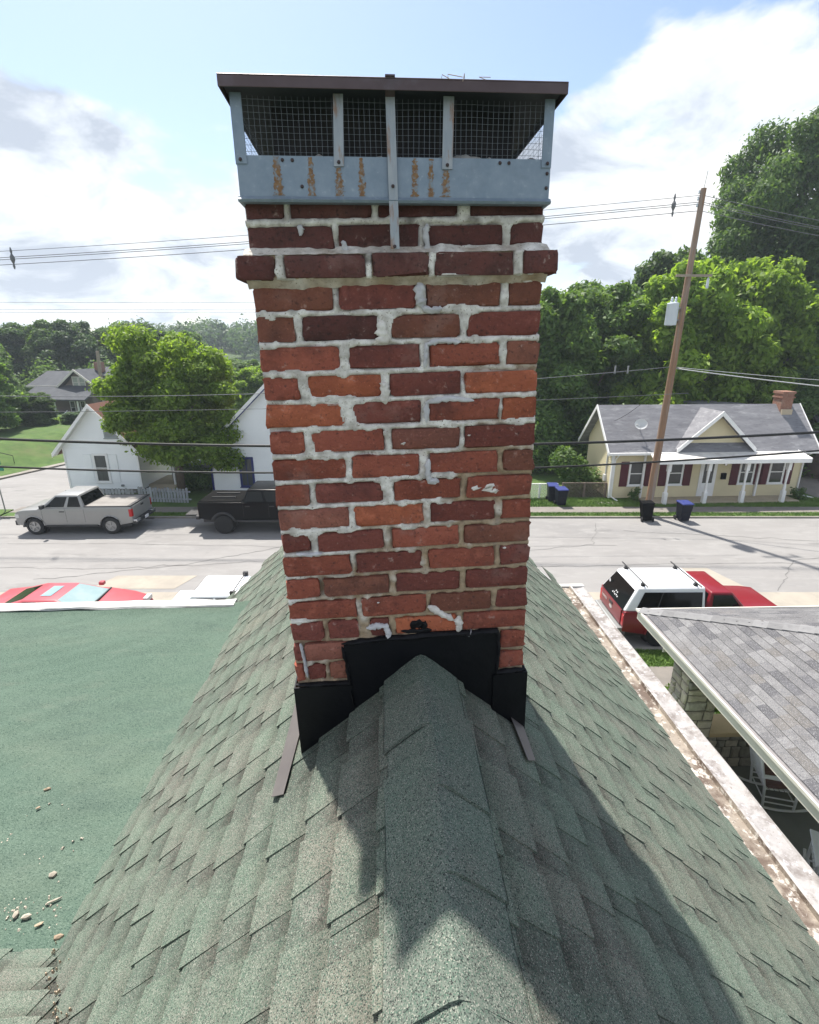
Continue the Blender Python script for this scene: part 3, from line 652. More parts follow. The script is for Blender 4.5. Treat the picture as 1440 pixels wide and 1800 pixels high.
for k in range(1, 20):
    W = side_x(k); ex = 0.03 if k == 3 else (0.006 if k in (1, 2) else 0.0)
    if k in (1, 2): ex = -0.004
    edges = [(-W, None)] ; xs = [-W]
    spans = []; x = -W
    for (c, w) in ROWS[k]:
        cx = -W + 2 * W * c; spans.append((x, cx - w * W)); x = cx + w * W
    spans.append((x, W))
    for side in (0, 1):
        for i, (a, b_) in enumerate(spans):
            bseed += 1; h = rowp(k) - JT + rnd.uniform(-0.003, 0.003)
            dpt = 0.098; yc = (dpt / 2 - ex) if side == 0 else (CD - dpt / 2 + ex)
            sgn = 1 if side == 0 else -1
            o = obj('brick', brick_mesh(max(b_ - a, 0.02), dpt, h, bseed), chim, loc=(sgn * (a + b_) / 2, yc + rnd.uniform(-0.0025, 0.0025), rowz(k) + rowp(k) / 2 + rnd.uniform(-0.0015, 0.0015)), rot=(rnd.gauss(0, .006), rnd.gauss(0, .007), rnd.gauss(0, .004)))
            o.data.materials.append(mm[pick(k, i if side == 0 else 9)])
    nsb = 2
    for sgn in (-1, 1):
        cuts = [0.104, 0.104 + (0.19 if k % 2 else 0.28), CD - 0.104]
        for a, b_ in zip(cuts[:-1], cuts[1:]):
            bseed += 1
            o = obj('brick', brick_mesh(0.098, b_ - a - 0.014, rowp(k) - JT, bseed), chim, loc=(sgn * (W - 0.049), (a + b_) / 2, rowz(k) + rowp(k) / 2), rot=(rnd.gauss(0, .006), 0, 0))
            o.data.materials.append(mm[pick(k, 9)])
# mortar: a core, with a finely modelled front face that fills and smears over the joints
core = MB()
core.box(-CW + 0.007, CW - 0.007, 0.022, CD - 0.008, -1.35, rowz(1) + rowp(1))
core.box(-CW - 0.02, CW + 0.02, -0.018, CD + 0.02, rowz(3) + 0.008, rowz(3) + rowp(3) - 0.006)
co = core.build('mortar_core', mm['mortar'], chim)
def joint_spans(k):
    W = side_x(k); return [(-W + 2 * W * c, w * W) for (c, w) in ROWS[k]]
def mortar_face():
    st = 0.0042; x0, x1 = -CW + 0.002, CW - 0.002; z0, z1 = rowz(19) - 0.03, rowz(1) + rowp(1) - 0.004
    nx = int((x1 - x0) / st); nz_ = int((z1 - z0) / st); vs = []; wh = []
    for j in range(nz_ + 1):
        z = z0 + (z1 - z0) * j / nz_
        k = next((q for q in range(1, 20) if z >= rowz(q)), 19)
        f = z - rowz(k); ph = rowp(k)
        for i in range(nx + 1):
            x = x0 + (x1 - x0) * i / nx
            n0 = nz3(x * 9, z * 9, 1.3); n1 = nz3(x * 34, z * 34, 4.1); n2 = nz3(x * 90, z * 90, 7.7)
            white = (z - (-0.16 + 1.05 * x)) * 3.0 + n0 * 0.9 + 0.35 * n1
            white = max(0.0, min(1.0, white * 1.6 + 0.5))
            dbed = min(f, ph - f) - JT / 2
            dv = min([abs(x - c) - w for (c, w) in joint_spans(k)])
            d = min(dbed, dv)
            spread = white * max(-0.001, n0 * 0.014 + n1 * 0.009 - 0.0025) + (1 - white) * (n1 * 0.003 - 0.0005)
            q = (d - spread) / 0.004
            lvl = -0.0055 + 0.006 * n0 + 0.0045 * n1 + 0.0030 * n2 + white * 0.0065
            if lvl > 0.0022: lvl = 0.0022 + 0.0012 * n2
            if n0 < -0.42: lvl -= 0.012 * min(1, (-0.42 - n0) * 6)
            t_ = max(0.0, min(1.0, q)); t_ = t_ * t_ * (3 - 2 * t_)
            hgt = lvl * (1 - t_) + (-0.016) * t_ - (0.0035 if -0.0035 < d < 0.001 and n1 < 0.12 else 0)
            if k == 3: hgt += 0.026 * (1 - t_) * (1 if f > 0.004 and f < ph - 0.004 else 0.3)
            vs.append((x, -hgt, z)); wh.append(white)
    b = MB(); b.add(vs, [(j * (nx + 1) + i, j * (nx + 1) + i + 1, (j + 1) * (nx + 1) + i + 1, (j + 1) * (nx + 1) + i) for j in range(nz_) for i in range(nx)])
    me = bpy.data.meshes.new('mortar_joints'); me.from_pydata(b.v, [], b.f); me.materials.append(mm['mortar'])
    at = me.attributes.new('white', 'FLOAT', 'POINT'); at.data.foreach_set('value', wh)
    me.polygons.foreach_set('use_smooth', [True] * len(me.polygons))
    return obj('mortar_joints', me, chim)
mortar_face()
def wash(zc, z0, z1, y0, y1, white, seed):   # ragged mortar wash along the corbel
    nx = 150; b = MB(); vs = []; wv = []
    for i in range(nx + 1):
        x = -CW - 0.008 + (2 * CW + 0.016) * i / nx; n0 = nz3(x * 13, seed); n1 = nz3(x * 50, seed + 4)
        for q in (0, .35, .7, 1):
            vs.append((x, y0 + (y1 - y0) * q + 0.006 * n1 * (1 - q) + 0.008 * n0 * (1 - q), z0 + (z1 - z0) * q * (1 + .5 * n0) + 0.003 * n1)); wv.append(max(0, min(1, white + .8 * n0)))
    b.add(vs, [(i * 4 + k, (i + 1) * 4 + k, (i + 1) * 4 + k + 1, i * 4 + k + 1) for i in range(nx) for k in range(3)])
    o = b.build('corbel_mortar', mm['mortar'], chim, smooth='all'); at = o.data.attributes.new('white', 'FLOAT', 'POINT'); at.data.foreach_set('value', wv)
wash(0, rowz(3) + rowp(3) - 0.007, rowz(3) + rowp(3) + 0.012, -0.024, 0.004, .75, 2)
wash(0, rowz(3) + 0.010, rowz(3) - 0.012, -0.020, 0.0, .35, 9)
# lumps of caulk and splashes
def lump(name, pts, w, m, th=0.006, seed=0):
    rr = random.Random(seed); b = MB(); vs = []; n = 8; P = []
    for a, c in zip(pts[:-1], pts[1:]):
        for k in range(6): P.append((a[0] + (c[0] - a[0]) * k / 6, a[1] + (c[1] - a[1]) * k / 6))
    P.append(pts[-1])
    for i, (x, z) in enumerate(P):
        ta = max(0.25, min(1, i / 1.5, (len(P) - 1 - i) / 1.5)) if len(P) > 2 else 1
        ww = w * ta * (0.75 + 0.6 * rr.random())
        j = min(i + 1, len(P) - 1); i0 = max(i - 1, 0); d = Vector((P[j][0] - P[i0][0], P[j][1] - P[i0][1])).normalized(); nn = Vector((-d.y, d.x))
        x += rr.gauss(0, w * .15); z += rr.gauss(0, w * .15)
        for k in range(n):
            an = math.pi * k / (n - 1); c_ = math.cos(an)
            vs.append((x + nn.x * ww * c_ * rr.uniform(.85, 1.1), -0.002 - math.sin(an) * th * ta * rr.uniform(0.6, 1.2) + (0.004 if k in (0, n - 1) else 0), z + nn.y * ww * c_ * rr.uniform(.85, 1.1)))
    b.add(vs, [(i * n + k, i * n + k + 1, (i + 1) * n + k + 1, (i + 1) * n + k) for i in range(len(P) - 1) for k in range(n - 1)])
    return b.build(name, m, chim, smooth='all')
def fx(px, L_, R_): return -CW + 2 * CW * (px - L_) / (R_ - L_)
for i, (pts, w, th_) in enumerate([
    ([(0.048, .528), (0.052, .49), (0.056, .462)], .013, .012), ([(0.056, .462), (0.085, .455), (0.11, .46)], .009, .012),
    ([(0.065, .372), (0.066, .34), (0.063, .31)], .007, .008), ([(0.065, .372), (0.12, .378), (0.16, .374)], .007, .006),
    ([(0.065, .212), (0.062, .16)], .008, .007), ([(0.062, .215), (0.13, .225), (0.20, .215)], .008, .006),
    ([(0.068, .055), (0.064, .01), (0.07, -.012), (0.10, -.016)], .008, .010),
    ([(-.055, .43), (-.05, .40), (-.048, .375)], .016, .010), ([(-.055, .275), (-.05, .25), (-.052, .215)], .012, .014),
    ([(-.34, -.222), (-.30, -.226), (-.26, -.224)], .006, .008),
    ([(-.14, -.492), (-.11, -.485), (-.08, -.488), (-.072, -.51), (-.075, -.54)], .008, .010),
    ([(0.06, -.425), (0.10, -.455), (0.14, -.478)], .010, .010), ([(0.155, -.465), (0.16, -.50), (0.158, -.525)], .011, .010),
    ([(-.355, -.53), (-.352, -.57), (-.348, -.60), (-.345, -.66)], .005, .006), ([(0.19, -.53), (0.195, -.532)], .012, .012),
    ([(0.075, .585), (0.07, .64), (0.075, .66)], .007, .008), ([(-.14, .625), (-.135, .60), (-.11, .592)], .008, .010), ([(-.245, .665), (-.243, .64)], .008, .007)]):
    lump('sealant_patch', pts, w, mm['sealant'] if i not in (7, 8, 11, 12) else mm['paint_splash'], th_, i)
for i, (x, z, w) in enumerate([(0.205, -.035, .012), (0.245, -.032, .018), (0.262, -.045, .012), (-.005, .105, .006), (0.30, -.235, .005), (0.185, .12, .004), (-.10, -.40, .004)]):
    lump('paint_splash', [(x, z), (x + w * .3, z - w * 1.1)], w, mm['paint_splash'], .003, 40 + i)
# black flashing on the front, and the skirts along the sides
fb = MB()
def plate(b, poly, y, t): b.prism(poly, y, y - t, 'y')
lin = lambda x: -0.592 - 0.96 * max(0, 0.036 - x) - 0.90 * max(0, x - 0.036)
plate(fb, [(-0.218, -0.545), (-0.10, -0.538), (0.12, -0.533), (0.285, -0.535), (0.280, -1.0), (-0.205, -1.0)], -0.006, 0.004)
fo = fb.build('front_flashing', mm['flashing_black'], chim)
fb = MB(); plate(fb, [(-0.386, -0.69), (-0.20, -0.693), (-0.196, -1.05), (-0.386, -1.05)], -0.011, 0.004)
fb.box(-0.39, -0.386, -0.015, CD + 0.02, -1.15, -0.69); fb.build('corner_flashing', mm['flashing_black'], chim)
fb = MB(); plate(fb, [(0.272, -0.694), (0.388, -0.688), (0.388, -1.05), (0.274, -1.05)], -0.011, 0.004)
fb.box(0.386, 0.390, -0.015, CD + 0.02, -1.15, -0.69); fb.build('corner_flashing', mm['flashing_black'], chim)
lump('tar_bead', [(-0.225, -0.543), (-0.10, -0.534), (0.12, -0.530), (0.285, -0.531), (0.292, -0.60), (0.284, -0.69), (0.385, -0.686)], .008, mm['tar_sealant'], .014, 71)
lump('tar_bead', [(-0.222, -0.55), (-0.212, -0.62), (-0.204, -0.69), (-0.386, -0.686)], .007, mm['tar_sealant'], .016, 72)
lump('tar_bead', [(-0.205, -0.69), (-0.198, -0.78), (-0.196, -0.86)], .004, mm['tar_sealant'], .018, 73)
lump('tar_smear', [(0.00, -0.495), (0.03, -0.488), (0.05, -0.503)], .013, mm['tar_sealant'], .003, 74)
lump('tar_smear', [(-0.03, -0.51), (0.03, -0.515), (0.07, -0.512)], .007, mm['tar_sealant'], .003, 75)
# brown side flashing strips lying on the shingles beside the chimney (in the house's frame)
for nm, sx, l0, l1, s0, s1, tw in (('side_flashing', -1, 1.28, 1.95, 0.598, 0.648, 0.012), ('side_flashing', 1, 1.27, 1.95, 0.405, 0.462, -0.012)):
    b = MB(); up = Vector((sx * SA, 0, CA)) * 0.023; dn = Vector((sx * CA, 0, -SA)); o_ = Vector((RX, 0, RZ))
    P = lambda s, l_: o_ + dn * s + Vector((0, l_, 0)) + up
    c4 = [P(s0 - tw, l0), P(s1, l0 + 0.03), P(s1, l1), P(s0 - 0.05, l1)]
    b.hexa([c - up * 0.12 for c in c4], c4); b.build(nm, mm['flashing_brown'], house, bevel=0.001)

# ---------------------------------------------------------------- chimney cap
cap = thing('chimney_cap', 'galvanised metal chimney cap with wire mesh and brown lid on the brick chimney', 'chimney cap')
cap.matrix_basis = Matrix.Translation((-.011, 1.457, 7.928)) @ Matrix.Rotation(R(4.25), 4, 'Z') @ Matrix.Rotation(R(-1.6), 4, 'Y') @ Matrix.Translation((-0.014, 0, 0)) @ Matrix.Rotation(R(1.05), 4, 'Y')
BW = 0.376; B0, B1 = 0.708, 0.796; Y0, Y1 = -0.032, CD + 0.032; T = 0.0025
band = MB()
for (a, b_, c, d) in ((-BW, BW, Y0, Y0 + T), (-BW, BW, Y1 - T, Y1), (-BW, -BW + T, Y0 + T, Y1 - T), (BW - T, BW, Y0 + T, Y1 - T)): band.box(a, b_, c, d, B0, B1)
band.build('band', mm['galvanised'], cap)
lip = MB()
lip.prism([(Y0 - 0.001, B0 + 0.004), (Y0 - 0.010, B0 - 0.004), (Y0 - 0.006, B0 - 0.009), (Y0 + 0.03, B0 - 0.006), (Y0 + 0.03, B0 - 0.001)], -BW - 0.004, BW + 0.004, 'x')
for s in (-1, 1): lip.box(s * BW - 0.004, s * BW + 0.004, Y0 - 0.004, Y1, B0 - 0.008, B0 + 0.003)
lip.build('band_lip', mm['galvanised'], cap)
lid = MB(); LW, LY0, LY1, LZ0, LZ1 = 0.392, -0.075, CD + 0.075, 0.912, 0.936
lid.box(-LW, LW, LY0, LY1, LZ1 - 0.003, LZ1)
for (a, b_, c, d) in ((-LW, LW, LY0, LY0 + 0.003), (-LW, LW, LY1 - 0.003, LY1), (-LW, -LW + .003, LY0 + .003, LY1 - .003), (LW - .003, LW, LY0 + .003, LY1 - .003)): lid.box(a, b_, c, d, LZ0, LZ1 - 0.003)
# sloped inner return from the skirt up to the screen
for (p0, p1, q0, q1) in (((-LW, LY0), (LW, LY0), (-BW, Y0), (BW, Y0)), ((LW, LY0), (LW, LY1), (BW, Y0), (BW, Y1)), ((LW, LY1), (-LW, LY1), (BW, Y1), (-BW, Y1)), ((-LW, LY1), (-LW, LY0), (-BW, Y1), (-BW, Y0))):
    pass
lo_ = lid.build('lid', mm['lid_brown'], cap, bevel=0.0008, seg=1)
MB().box(-LW + .004, LW - .004, LY0 + .004, LY1 - .004, LZ1 - 0.012, LZ1 - 0.005).build('lid_underside', mm['lid_under'], lo_)
def strap(name, x0, z0, x1, z1, w, y=Y0 - 0.004, t=0.003):
    MB().hexa([(x0 - w, y, z0), (x0 + w, y, z0), (x0 + w, y + t, z0), (x0 - w, y + t, z0)], [(x1 - w, y, z1), (x1 + w, y, z1), (x1 + w, y + t, z1), (x1 - w, y + t, z1)]).build(name, mm['strap_zinc'], cap)
strap('support_strap', -0.138, 0.775, -0.133, 0.918, 0.0115)
strap('support_strap', 0.121, 0.772, 0.123, 0.918, 0.0125)
strap('hold_down_strap', -0.008, 0.598, -0.014, 0.912, 0.0108, Y0 - 0.009)
b = MB(); b.hexa([(-0.025, Y0 - .009, .912), (-0.003, Y0 - .009, .912), (-0.003, Y0 - .006, .912), (-0.025, Y0 - .006, .912)], [(-0.026, LY0 - .004, .938), (-0.004, LY0 - .004, .938), (-0.004, LY0 - .001, .938), (-0.026, LY0 - .001, .938)])
b.box(-0.026, -0.004, LY0 - .004, LY1, .9365, .9395); b.build('hold_down_strap', mm['lid_brown'], cap)
for s in (-1, 1):
    for yy in (Y0 - 0.003, Y1):
        c = MB(); c.box(s * BW - (0.0 if s < 0 else 0.024), s * BW + (0.024 if s < 0 else 0.0), yy, yy + 0.003, 0.778, 0.917); yb = yy + 0.003 if yy < 0.1 else yy - 0.021
        c.box(s * BW - 0.0025, s * BW + 0.0005, yb, yb + 0.02, 0.778, 0.917); c.build('corner_post', mm['galvanised'], cap)
def screen(name, n_u, u0, u1, z0, z1, f):
    b = MB(); st = 0.0127; r = 0.00045
    def bar(p, q):
        p, q = f(*p), f(*q); b.tube([p, q], r, 4, cap=False)
    u = u0
    while u < u1: bar((u, z0), (u + 0.003 * nz3(u * 9, 0), z1)); u += st
    z = z0 + 0.004
    while z < z1:
        w = [(u0 + (u1 - u0) * k / 16) for k in range(17)]
        for a, c in zip(w[:-1], w[1:]): bar((a, z + 0.0025 * nz3(a * 12, z * 5)), (c, z + 0.0025 * nz3(c * 12, z * 5)))
        z += st
    o = b.build(name, mm['wire'], cap); o['kind'] = 'stuff'
screen('wire_mesh', 0, -BW + 0.01, BW - 0.01, 0.775, 0.914, lambda u, z: (u, Y0 + 0.005 + 0.002 * nz3(u * 14, z * 14), z))
screen('wire_mesh', 0, -BW + 0.01, BW - 0.01, 0.775, 0.914, lambda u, z: (u, Y1 - 0.005, z))
screen('wire_mesh', 0, Y0 + 0.01, Y1 - 0.01, 0.775, 0.914, lambda u, z: (-BW + 0.005, u, z))
screen('wire_mesh', 0, Y0 + 0.01, Y1 - 0.01, 0.775, 0.914, lambda u, z: (BW - 0.005, u, z))
for (x, z, y) in [(-.27, .787, 0), (-.247, .787, 0), (.25, .787, 0), (.272, .787, 0), (-.138, .783, -.005), (.121, .78, -.005), (-.011, .733, -.011), (-.009, .603, -.011), (-.366, .786, -.005), (.366, .786, -.005), (.368, .766, 0), (.368, .735, 0), (-.228, .733, 0)]:
    MB().lathe([(0.0035, 0), (0.0042, -0.0015), (0.0025, -0.0035), (0.0005, -0.004)], 8, 'y', (x, Y0 + y, z)).build('screw', mm['screw'], cap)
for i, (x, w, z1) in enumerate([(-.284, .011, .794), (-.205, .0095, .794), (-.139, .010, .773), (-.085, .008, .794), (.043, .0085, .794), (.082, .0075, .794), (.118, .011, .770)]):
    b = MB(); rr = random.Random(i); n = 26; L_ = []; R_ = []
    for k in range(n + 1):
        q = k / n; z = z1 - (z1 - B0 - 0.006) * q; ww = w * (0.6 + 0.45 * q) * rr.uniform(0.6, 1.3)
        L_.append((x - ww * rr.uniform(.7, 1.2), Y0 - 0.0009, z)); R_.append((x + ww * rr.uniform(.7, 1.2), Y0 - 0.0009, z))
    b.add(L_ + R_, [(k, k + 1, n + 2 + k, n + 1 + k) for k in range(n)]); b.build('rust_streak', mm['rust_streak'], cap)
# flue and crown inside the cap
fl_ = MB(); fl_.box(-0.30, 0.30, 0.06, CD - 0.06, 0.72, 0.93); fl_.build('flue_box', mm['flue_dark'], cap)
cr = MB(); nx = 60; vs = []
for i in range(nx + 1):
    x = -CW + 0.03 + (2 * CW - 0.06) * i / nx; hh = 0.762 + 0.05 * (0.72 + 0.6 * nz3(x * 9, 2) + 0.3 * nz3(x * 40, 5)) * (0.62 + 0.5 * (x > -0.2))
    for (y, z) in ((-0.005, 0.757), (0.0, hh - 0.012), (0.012, hh), (0.07, hh + 0.004)): vs.append((x, y + 0.004 * nz3(x * 30, z * 20), z))
cr.add(vs, [(i * 4 + k, (i + 1) * 4 + k, (i + 1) * 4 + k + 1, i * 4 + k + 1) for i in range(nx) for k in range(3)]); cr.build('crown', mm['crown_mortar'], chim, smooth=True)
tw = MB()
for i in range(6):
    x = 0.10 + 0.03 * i * rnd.uniform(0.3, 1); y = LY0 + rnd.uniform(-0.004, 0.03); tw.tube([(x, y, LZ1), (x + rnd.gauss(0, .01), y - 0.004, LZ1 + rnd.uniform(.003, .009)), (x + rnd.gauss(0, .02), y - .01, LZ1 + rnd.uniform(-.012, .004))], 0.0009, 4)
two = tw.build('leaf_litter', mm['chip_brown']); two.matrix_basis = cap.matrix_basis; tag(two, 'dry twigs and leaf litter caught on top of the brown cap lid', 'leaf litter', kind='stuff')
# ---------------------------------------------------------------- neighbour's porch on the right
nb = thing('porch_house', 'neighbouring porch with grey hip roof and stone column at right', 'house', (4.56, 9.03, 0), R(1.7))
EZ = 3.3; PS = 0.35; PA = math.atan(PS); PC, PN = math.cos(PA), math.sin(PA)
rb = MB(); XR = 5.0
rb.add([(0, 0, EZ), (0, -10, EZ), (XR, -10, EZ + XR * PS), (XR, -XR, EZ + XR * PS)], [(0, 1, 2, 3)])
rb.add([(0, 0, EZ), (XR, -XR, EZ + XR * PS), (11, -XR, EZ + XR * PS), (11, 0, EZ)], [(0, 1, 2, 3)])
nroof = rb.build('porch_roof', mm['slate_mid'], nb)
# left slope: single shingles, row by row up to the hip
def slate_mesh(w, i):
    rr = random.Random(i); b = MB()
    b.hexa([(-0.15, -w / 2, -0.004), (-0.15, w / 2, -0.004), (0.0, w / 2 - rr.uniform(0, .004), 0.003), (0.0, -w / 2, 0.003)], [(-0.15, -w / 2, 0.001), (-0.15, w / 2, 0.001), (0.0, w / 2, 0.009 + rr.uniform(0, .003)), (0.0, -w / 2, 0.009 + rr.uniform(0, .003))])
    return b
SL = []
for i in range(16):
    me = slate_mesh(0.165 + 0.03 * (i % 4) + 0.02, i).mesh('shingle', mm[['slate_light', 'slate_mid', 'slate_mid', 'slate_dark', 'slate_light', 'slate_brown', 'slate_mid', 'slate_light'][i % 8]]); SL.append((0.185 + 0.03 * (i % 4), me))
xd = Vector((-PC, 0, -PN)); zd = Vector((-PN, 0, PC)); yd = zd.cross(xd)
BASE = Matrix((xd, yd, zd)).transposed().to_4x4()
s = 0.03; k = 0; cnt = 0; rest = MB(); cand = []
while s * PC < 3.2:
    x = s * PC; y = -x - 0.02 + rnd.uniform(0, 0.1) * 0; y -= rnd.uniform(0.0, 0.15)
    while y > -5.6 - 0.2 * s:
        w, me = rnd.choice(SL)
        cand.append((x, y - w / 2, s, me)); y -= w
    s += 0.135; k += 1
def dist_view(c): return (c[0] + 4.56) ** 2 + (c[1] + 9.03) ** 2
def seen(c):
    X, Yw, Z = c[0] + 4.56 + 0.0, c[1] + 9.03, EZ + c[0] * PS - EYE
    th = math.atan(295 / 900); zc = Yw * math.cos(th) - Z * math.sin(th); return zc > 0 and X / zc < 0.83
cand.sort(key=lambda c: (not seen(c), dist_view(c)))
for i, (x, y, s_, me) in enumerate(cand):
    M = BASE.copy(); M.translation = Vector((x, y, EZ + x * PS)) + zd * 0.004
    if i < 292: obj('shingle', me, nroof, M=M)
    else: rest.add([M @ v.co for v in me.vertices], [tuple(p.vertices) for p in me.polygons])
ro = rest.build('shingle_field', mm['slate_mid'], nroof, kind='stuff')
ff = MB(); s = 0.03    # front slope, seen edge on: lapped courses
while s < 4.6:
    y = -s * PC; z = EZ + s * PN; x0 = s * PC + 0.05; x = x0
    while x < 11:
        x2 = min(x + rnd.uniform(0.25, 0.4), 11)
        ff.hexa([(x, y - 0.14, z + 0.135 * PN), (x2, y - 0.14, z + 0.135 * PN), (x2, y, z + 0.002), (x, y, z + 0.002)], [(x, y - 0.14, z + 0.05 * 1 + 0.006), (x2, y - 0.14, z + 0.056), (x2, y, z + 0.011 + rnd.uniform(0, .004)), (x, y, z + 0.011)], rnd.choice([0, 1, 1, 2])); x = x2
    s += 0.135
ff.build('shingle_field', [mm['slate_light'], mm['slate_mid'], mm['slate_dark']], nroof, kind='stuff')
hd = Vector((1, -1, PS)).normalized()
for i in range(24):                       # hip caps
    c = Vector((0.02, -0.02, EZ + 0.026)) + hd * (0.12 + 0.21 * i); b = MB(); hw = 0.15
    a0 = c - hd * 0.13; a1 = c + hd * 0.13; sx = Vector((1, 1, -0.33)).normalized(); l_ = Vector((-1, -1, -0.33)).normalized()
    up = Vector((0, 0, 1)); lift = 0.016
    P = [a0 + l_ * hw + up * lift, a0 + up * (lift + .004), a0 + sx * hw + up * lift, a1 + l_ * hw, a1 + up * .004, a1 + sx * hw]
    vs = P + [p - up * 0.012 for p in P]
    b.add(vs, [(0, 1, 4, 3), (1, 2, 5, 4), (6, 9, 10, 7), (7, 10, 11, 8), (0, 6, 7, 1), (1, 7, 8, 2), (3, 4, 10, 9), (4, 5, 11, 10), (0, 3, 9, 6), (2, 8, 11, 5)])
    b.build('hip_cap', mm['slate_cap'], nroof)
MB().box(-0.03, 0.03, -10, 0.03, EZ - 0.012, EZ + 0.006).build('drip_edge', mm['drip_edge'], nb)
MB().box(-0.055, -0.03, -10, 0.055, EZ - 0.035, EZ + 0.012).build('drip_edge', mm['fascia_cream'], nb)
MB().box(-0.03, 11, 0.03, 0.055, EZ - 0.035, EZ + 0.004).build('drip_edge', mm['fascia_cream'], nb)
MB().box(-0.02, 0.02, -10, 0.02, EZ - 0.20, EZ - 0.015).build('fascia', mm['fascia_cream'], nb)
MB().box(0.02, 11, -10, 0.0, EZ - 0.10, EZ - 0.07).build('soffit', mm['fascia_cream'], nb)
# stone column, low walls with tan caps
def stones(parent, x0, x1, z0, z1, put, seed, avg=0.2, taper=0.0):
    rr = random.Random(seed); z = z0
    while z < z1 - 0.03:
        h = min(rr.uniform(0.14, 0.26), z1 - z); x = x0
        if z1 - z - h < 0.06: h = z1 - z
        while x < x1 - 0.02:
            w = rr.uniform(0.15, 0.38)
            if x1 - x - w < 0.10: w = x1 - x
            split = rr.random() < 0.3 and h > 0.2
            for (a, c) in ([(z, z + h)] if not split else [(z, z + h * .55), (z + h * .55, z + h)]):
                g_ = 0.012; b = MB(); n = 3; vs = []
                X0, X1, Z0, Z1 = x + g_, x + w - g_, a + g_, c - g_
                ring = [(X0, Z0), ((X0 + X1) / 2, Z0), (X1, Z0), (X1, (Z0 + Z1) / 2), (X1, Z1), ((X0 + X1) / 2, Z1), (X0, Z1), (X0, (Z0 + Z1) / 2)]
                ring = [(p + rr.gauss(0, .008), q + rr.gauss(0, .008)) for p, q in ring]; cx, cz = (X0 + X1) / 2, (Z0 + Z1) / 2
                lv = [(1.0, -0.03), (0.97, 0.012), (0.78, 0.030)]
                for (sc, d) in lv:
                    for (p, q) in ring: vs.append(put(cx + (p - cx) * sc, d + rr.uniform(-.006, .006), cz + (q - cz) * sc))
                vs.append(put(cx, 0.033 + rr.uniform(-.008, .01), cz)); fs = []
                for L_ in range(2): fs += [(L_ * 8 + i, L_ * 8 + (i + 1) % 8, L_ * 8 + 8 + (i + 1) % 8, L_ * 8 + 8 + i) for i in range(8)]
                fs += [(16 + i, 16 + (i + 1) % 8, 24) for i in range(8)]
                b.add(vs, fs).build('stone', mm[rr.choice(['stone_a', 'stone_a', 'stone_b'])], parent)
            x += w
        z += h
# column occupies local x 0.24..0.80, y -1.53..-0.97
CX0, CX1, CY0, CY1, CZ0, CZ1 = 0.26, 0.80, -1.53, -0.99, 0.0, EZ - 0.16
colm = MB().box(CX0, CX1, CY0, CY1, CZ0, CZ1).build('column', mm['stone_mortar'], nb)
stones(colm, CX0, CX1, 1.0, CZ1, lambda u, d, z: (u, CY0 - d, z), 1)
stones(colm, CY0, CY1, 1.0, CZ1, lambda u, d, z: (CX0 - d, u, z), 2)
stones(colm, CY0, CY1, 2.2, CZ1, lambda u, d, z: (CX1 + d, u, z), 3)
MB().box(CX0 - 0.06, CX1 + 0.06, CY0 - 0.06, CY1 + 0.06, CZ1, EZ - 0.10).build('column_cap', mm['fascia_cream'], nb)
MB().box(0.0, 11, CY1 - 0.02, CY1 + 0.0, EZ - 0.3, EZ - 0.1).build('beam', mm['fascia_cream'], nb)
WZ = 1.5
fw = MB().box(CX1, 6.0, CY0 + 0.12, CY1 - 0.06, 0.3, WZ).build('front_wall', mm['stone_mortar'], nb)
stones(fw, CX1 + 0.02, 3.2, 0.75, WZ, lambda u, d, z: (u, CY0 + 0.12 - d, z), 5)
MB().box(CX1 + 0.035, 6.0, CY0 + 0.04, CY1 + 0.02, WZ, WZ + 0.09).build('wall_cap', mm['cap_tan'], fw, bevel=0.01)
lw = MB().box(CX0 + 0.18, CX1 - 0.09, -9.5, CY0, 0.0, WZ - 0.04).build('side_wall', mm['stone_mortar'], nb)
stones(lw, -6.0, CY0 - 0.03, 0.8, WZ - 0.04, lambda u, d, z: (CX1 - 0.09 + d, u, z), 6)
MB().box(CX0 + 0.10, CX1 - 0.02, -9.5, CY0 - 0.035, WZ - 0.04, WZ + 0.04).build('wall_cap', mm['porch_slab'], lw, bevel=0.01)
MB().box(CX1 - 0.09, 8, -9.5, CY0 + 0.12, 0.0, 0.75).build('porch_floor', mm['porch_floor'], nb)
MB().box(5.4, 5.6, -9.5, CY0 + 0.12, 0.75, EZ - 0.1).build('house_wall', mm['house_wall'], nb)
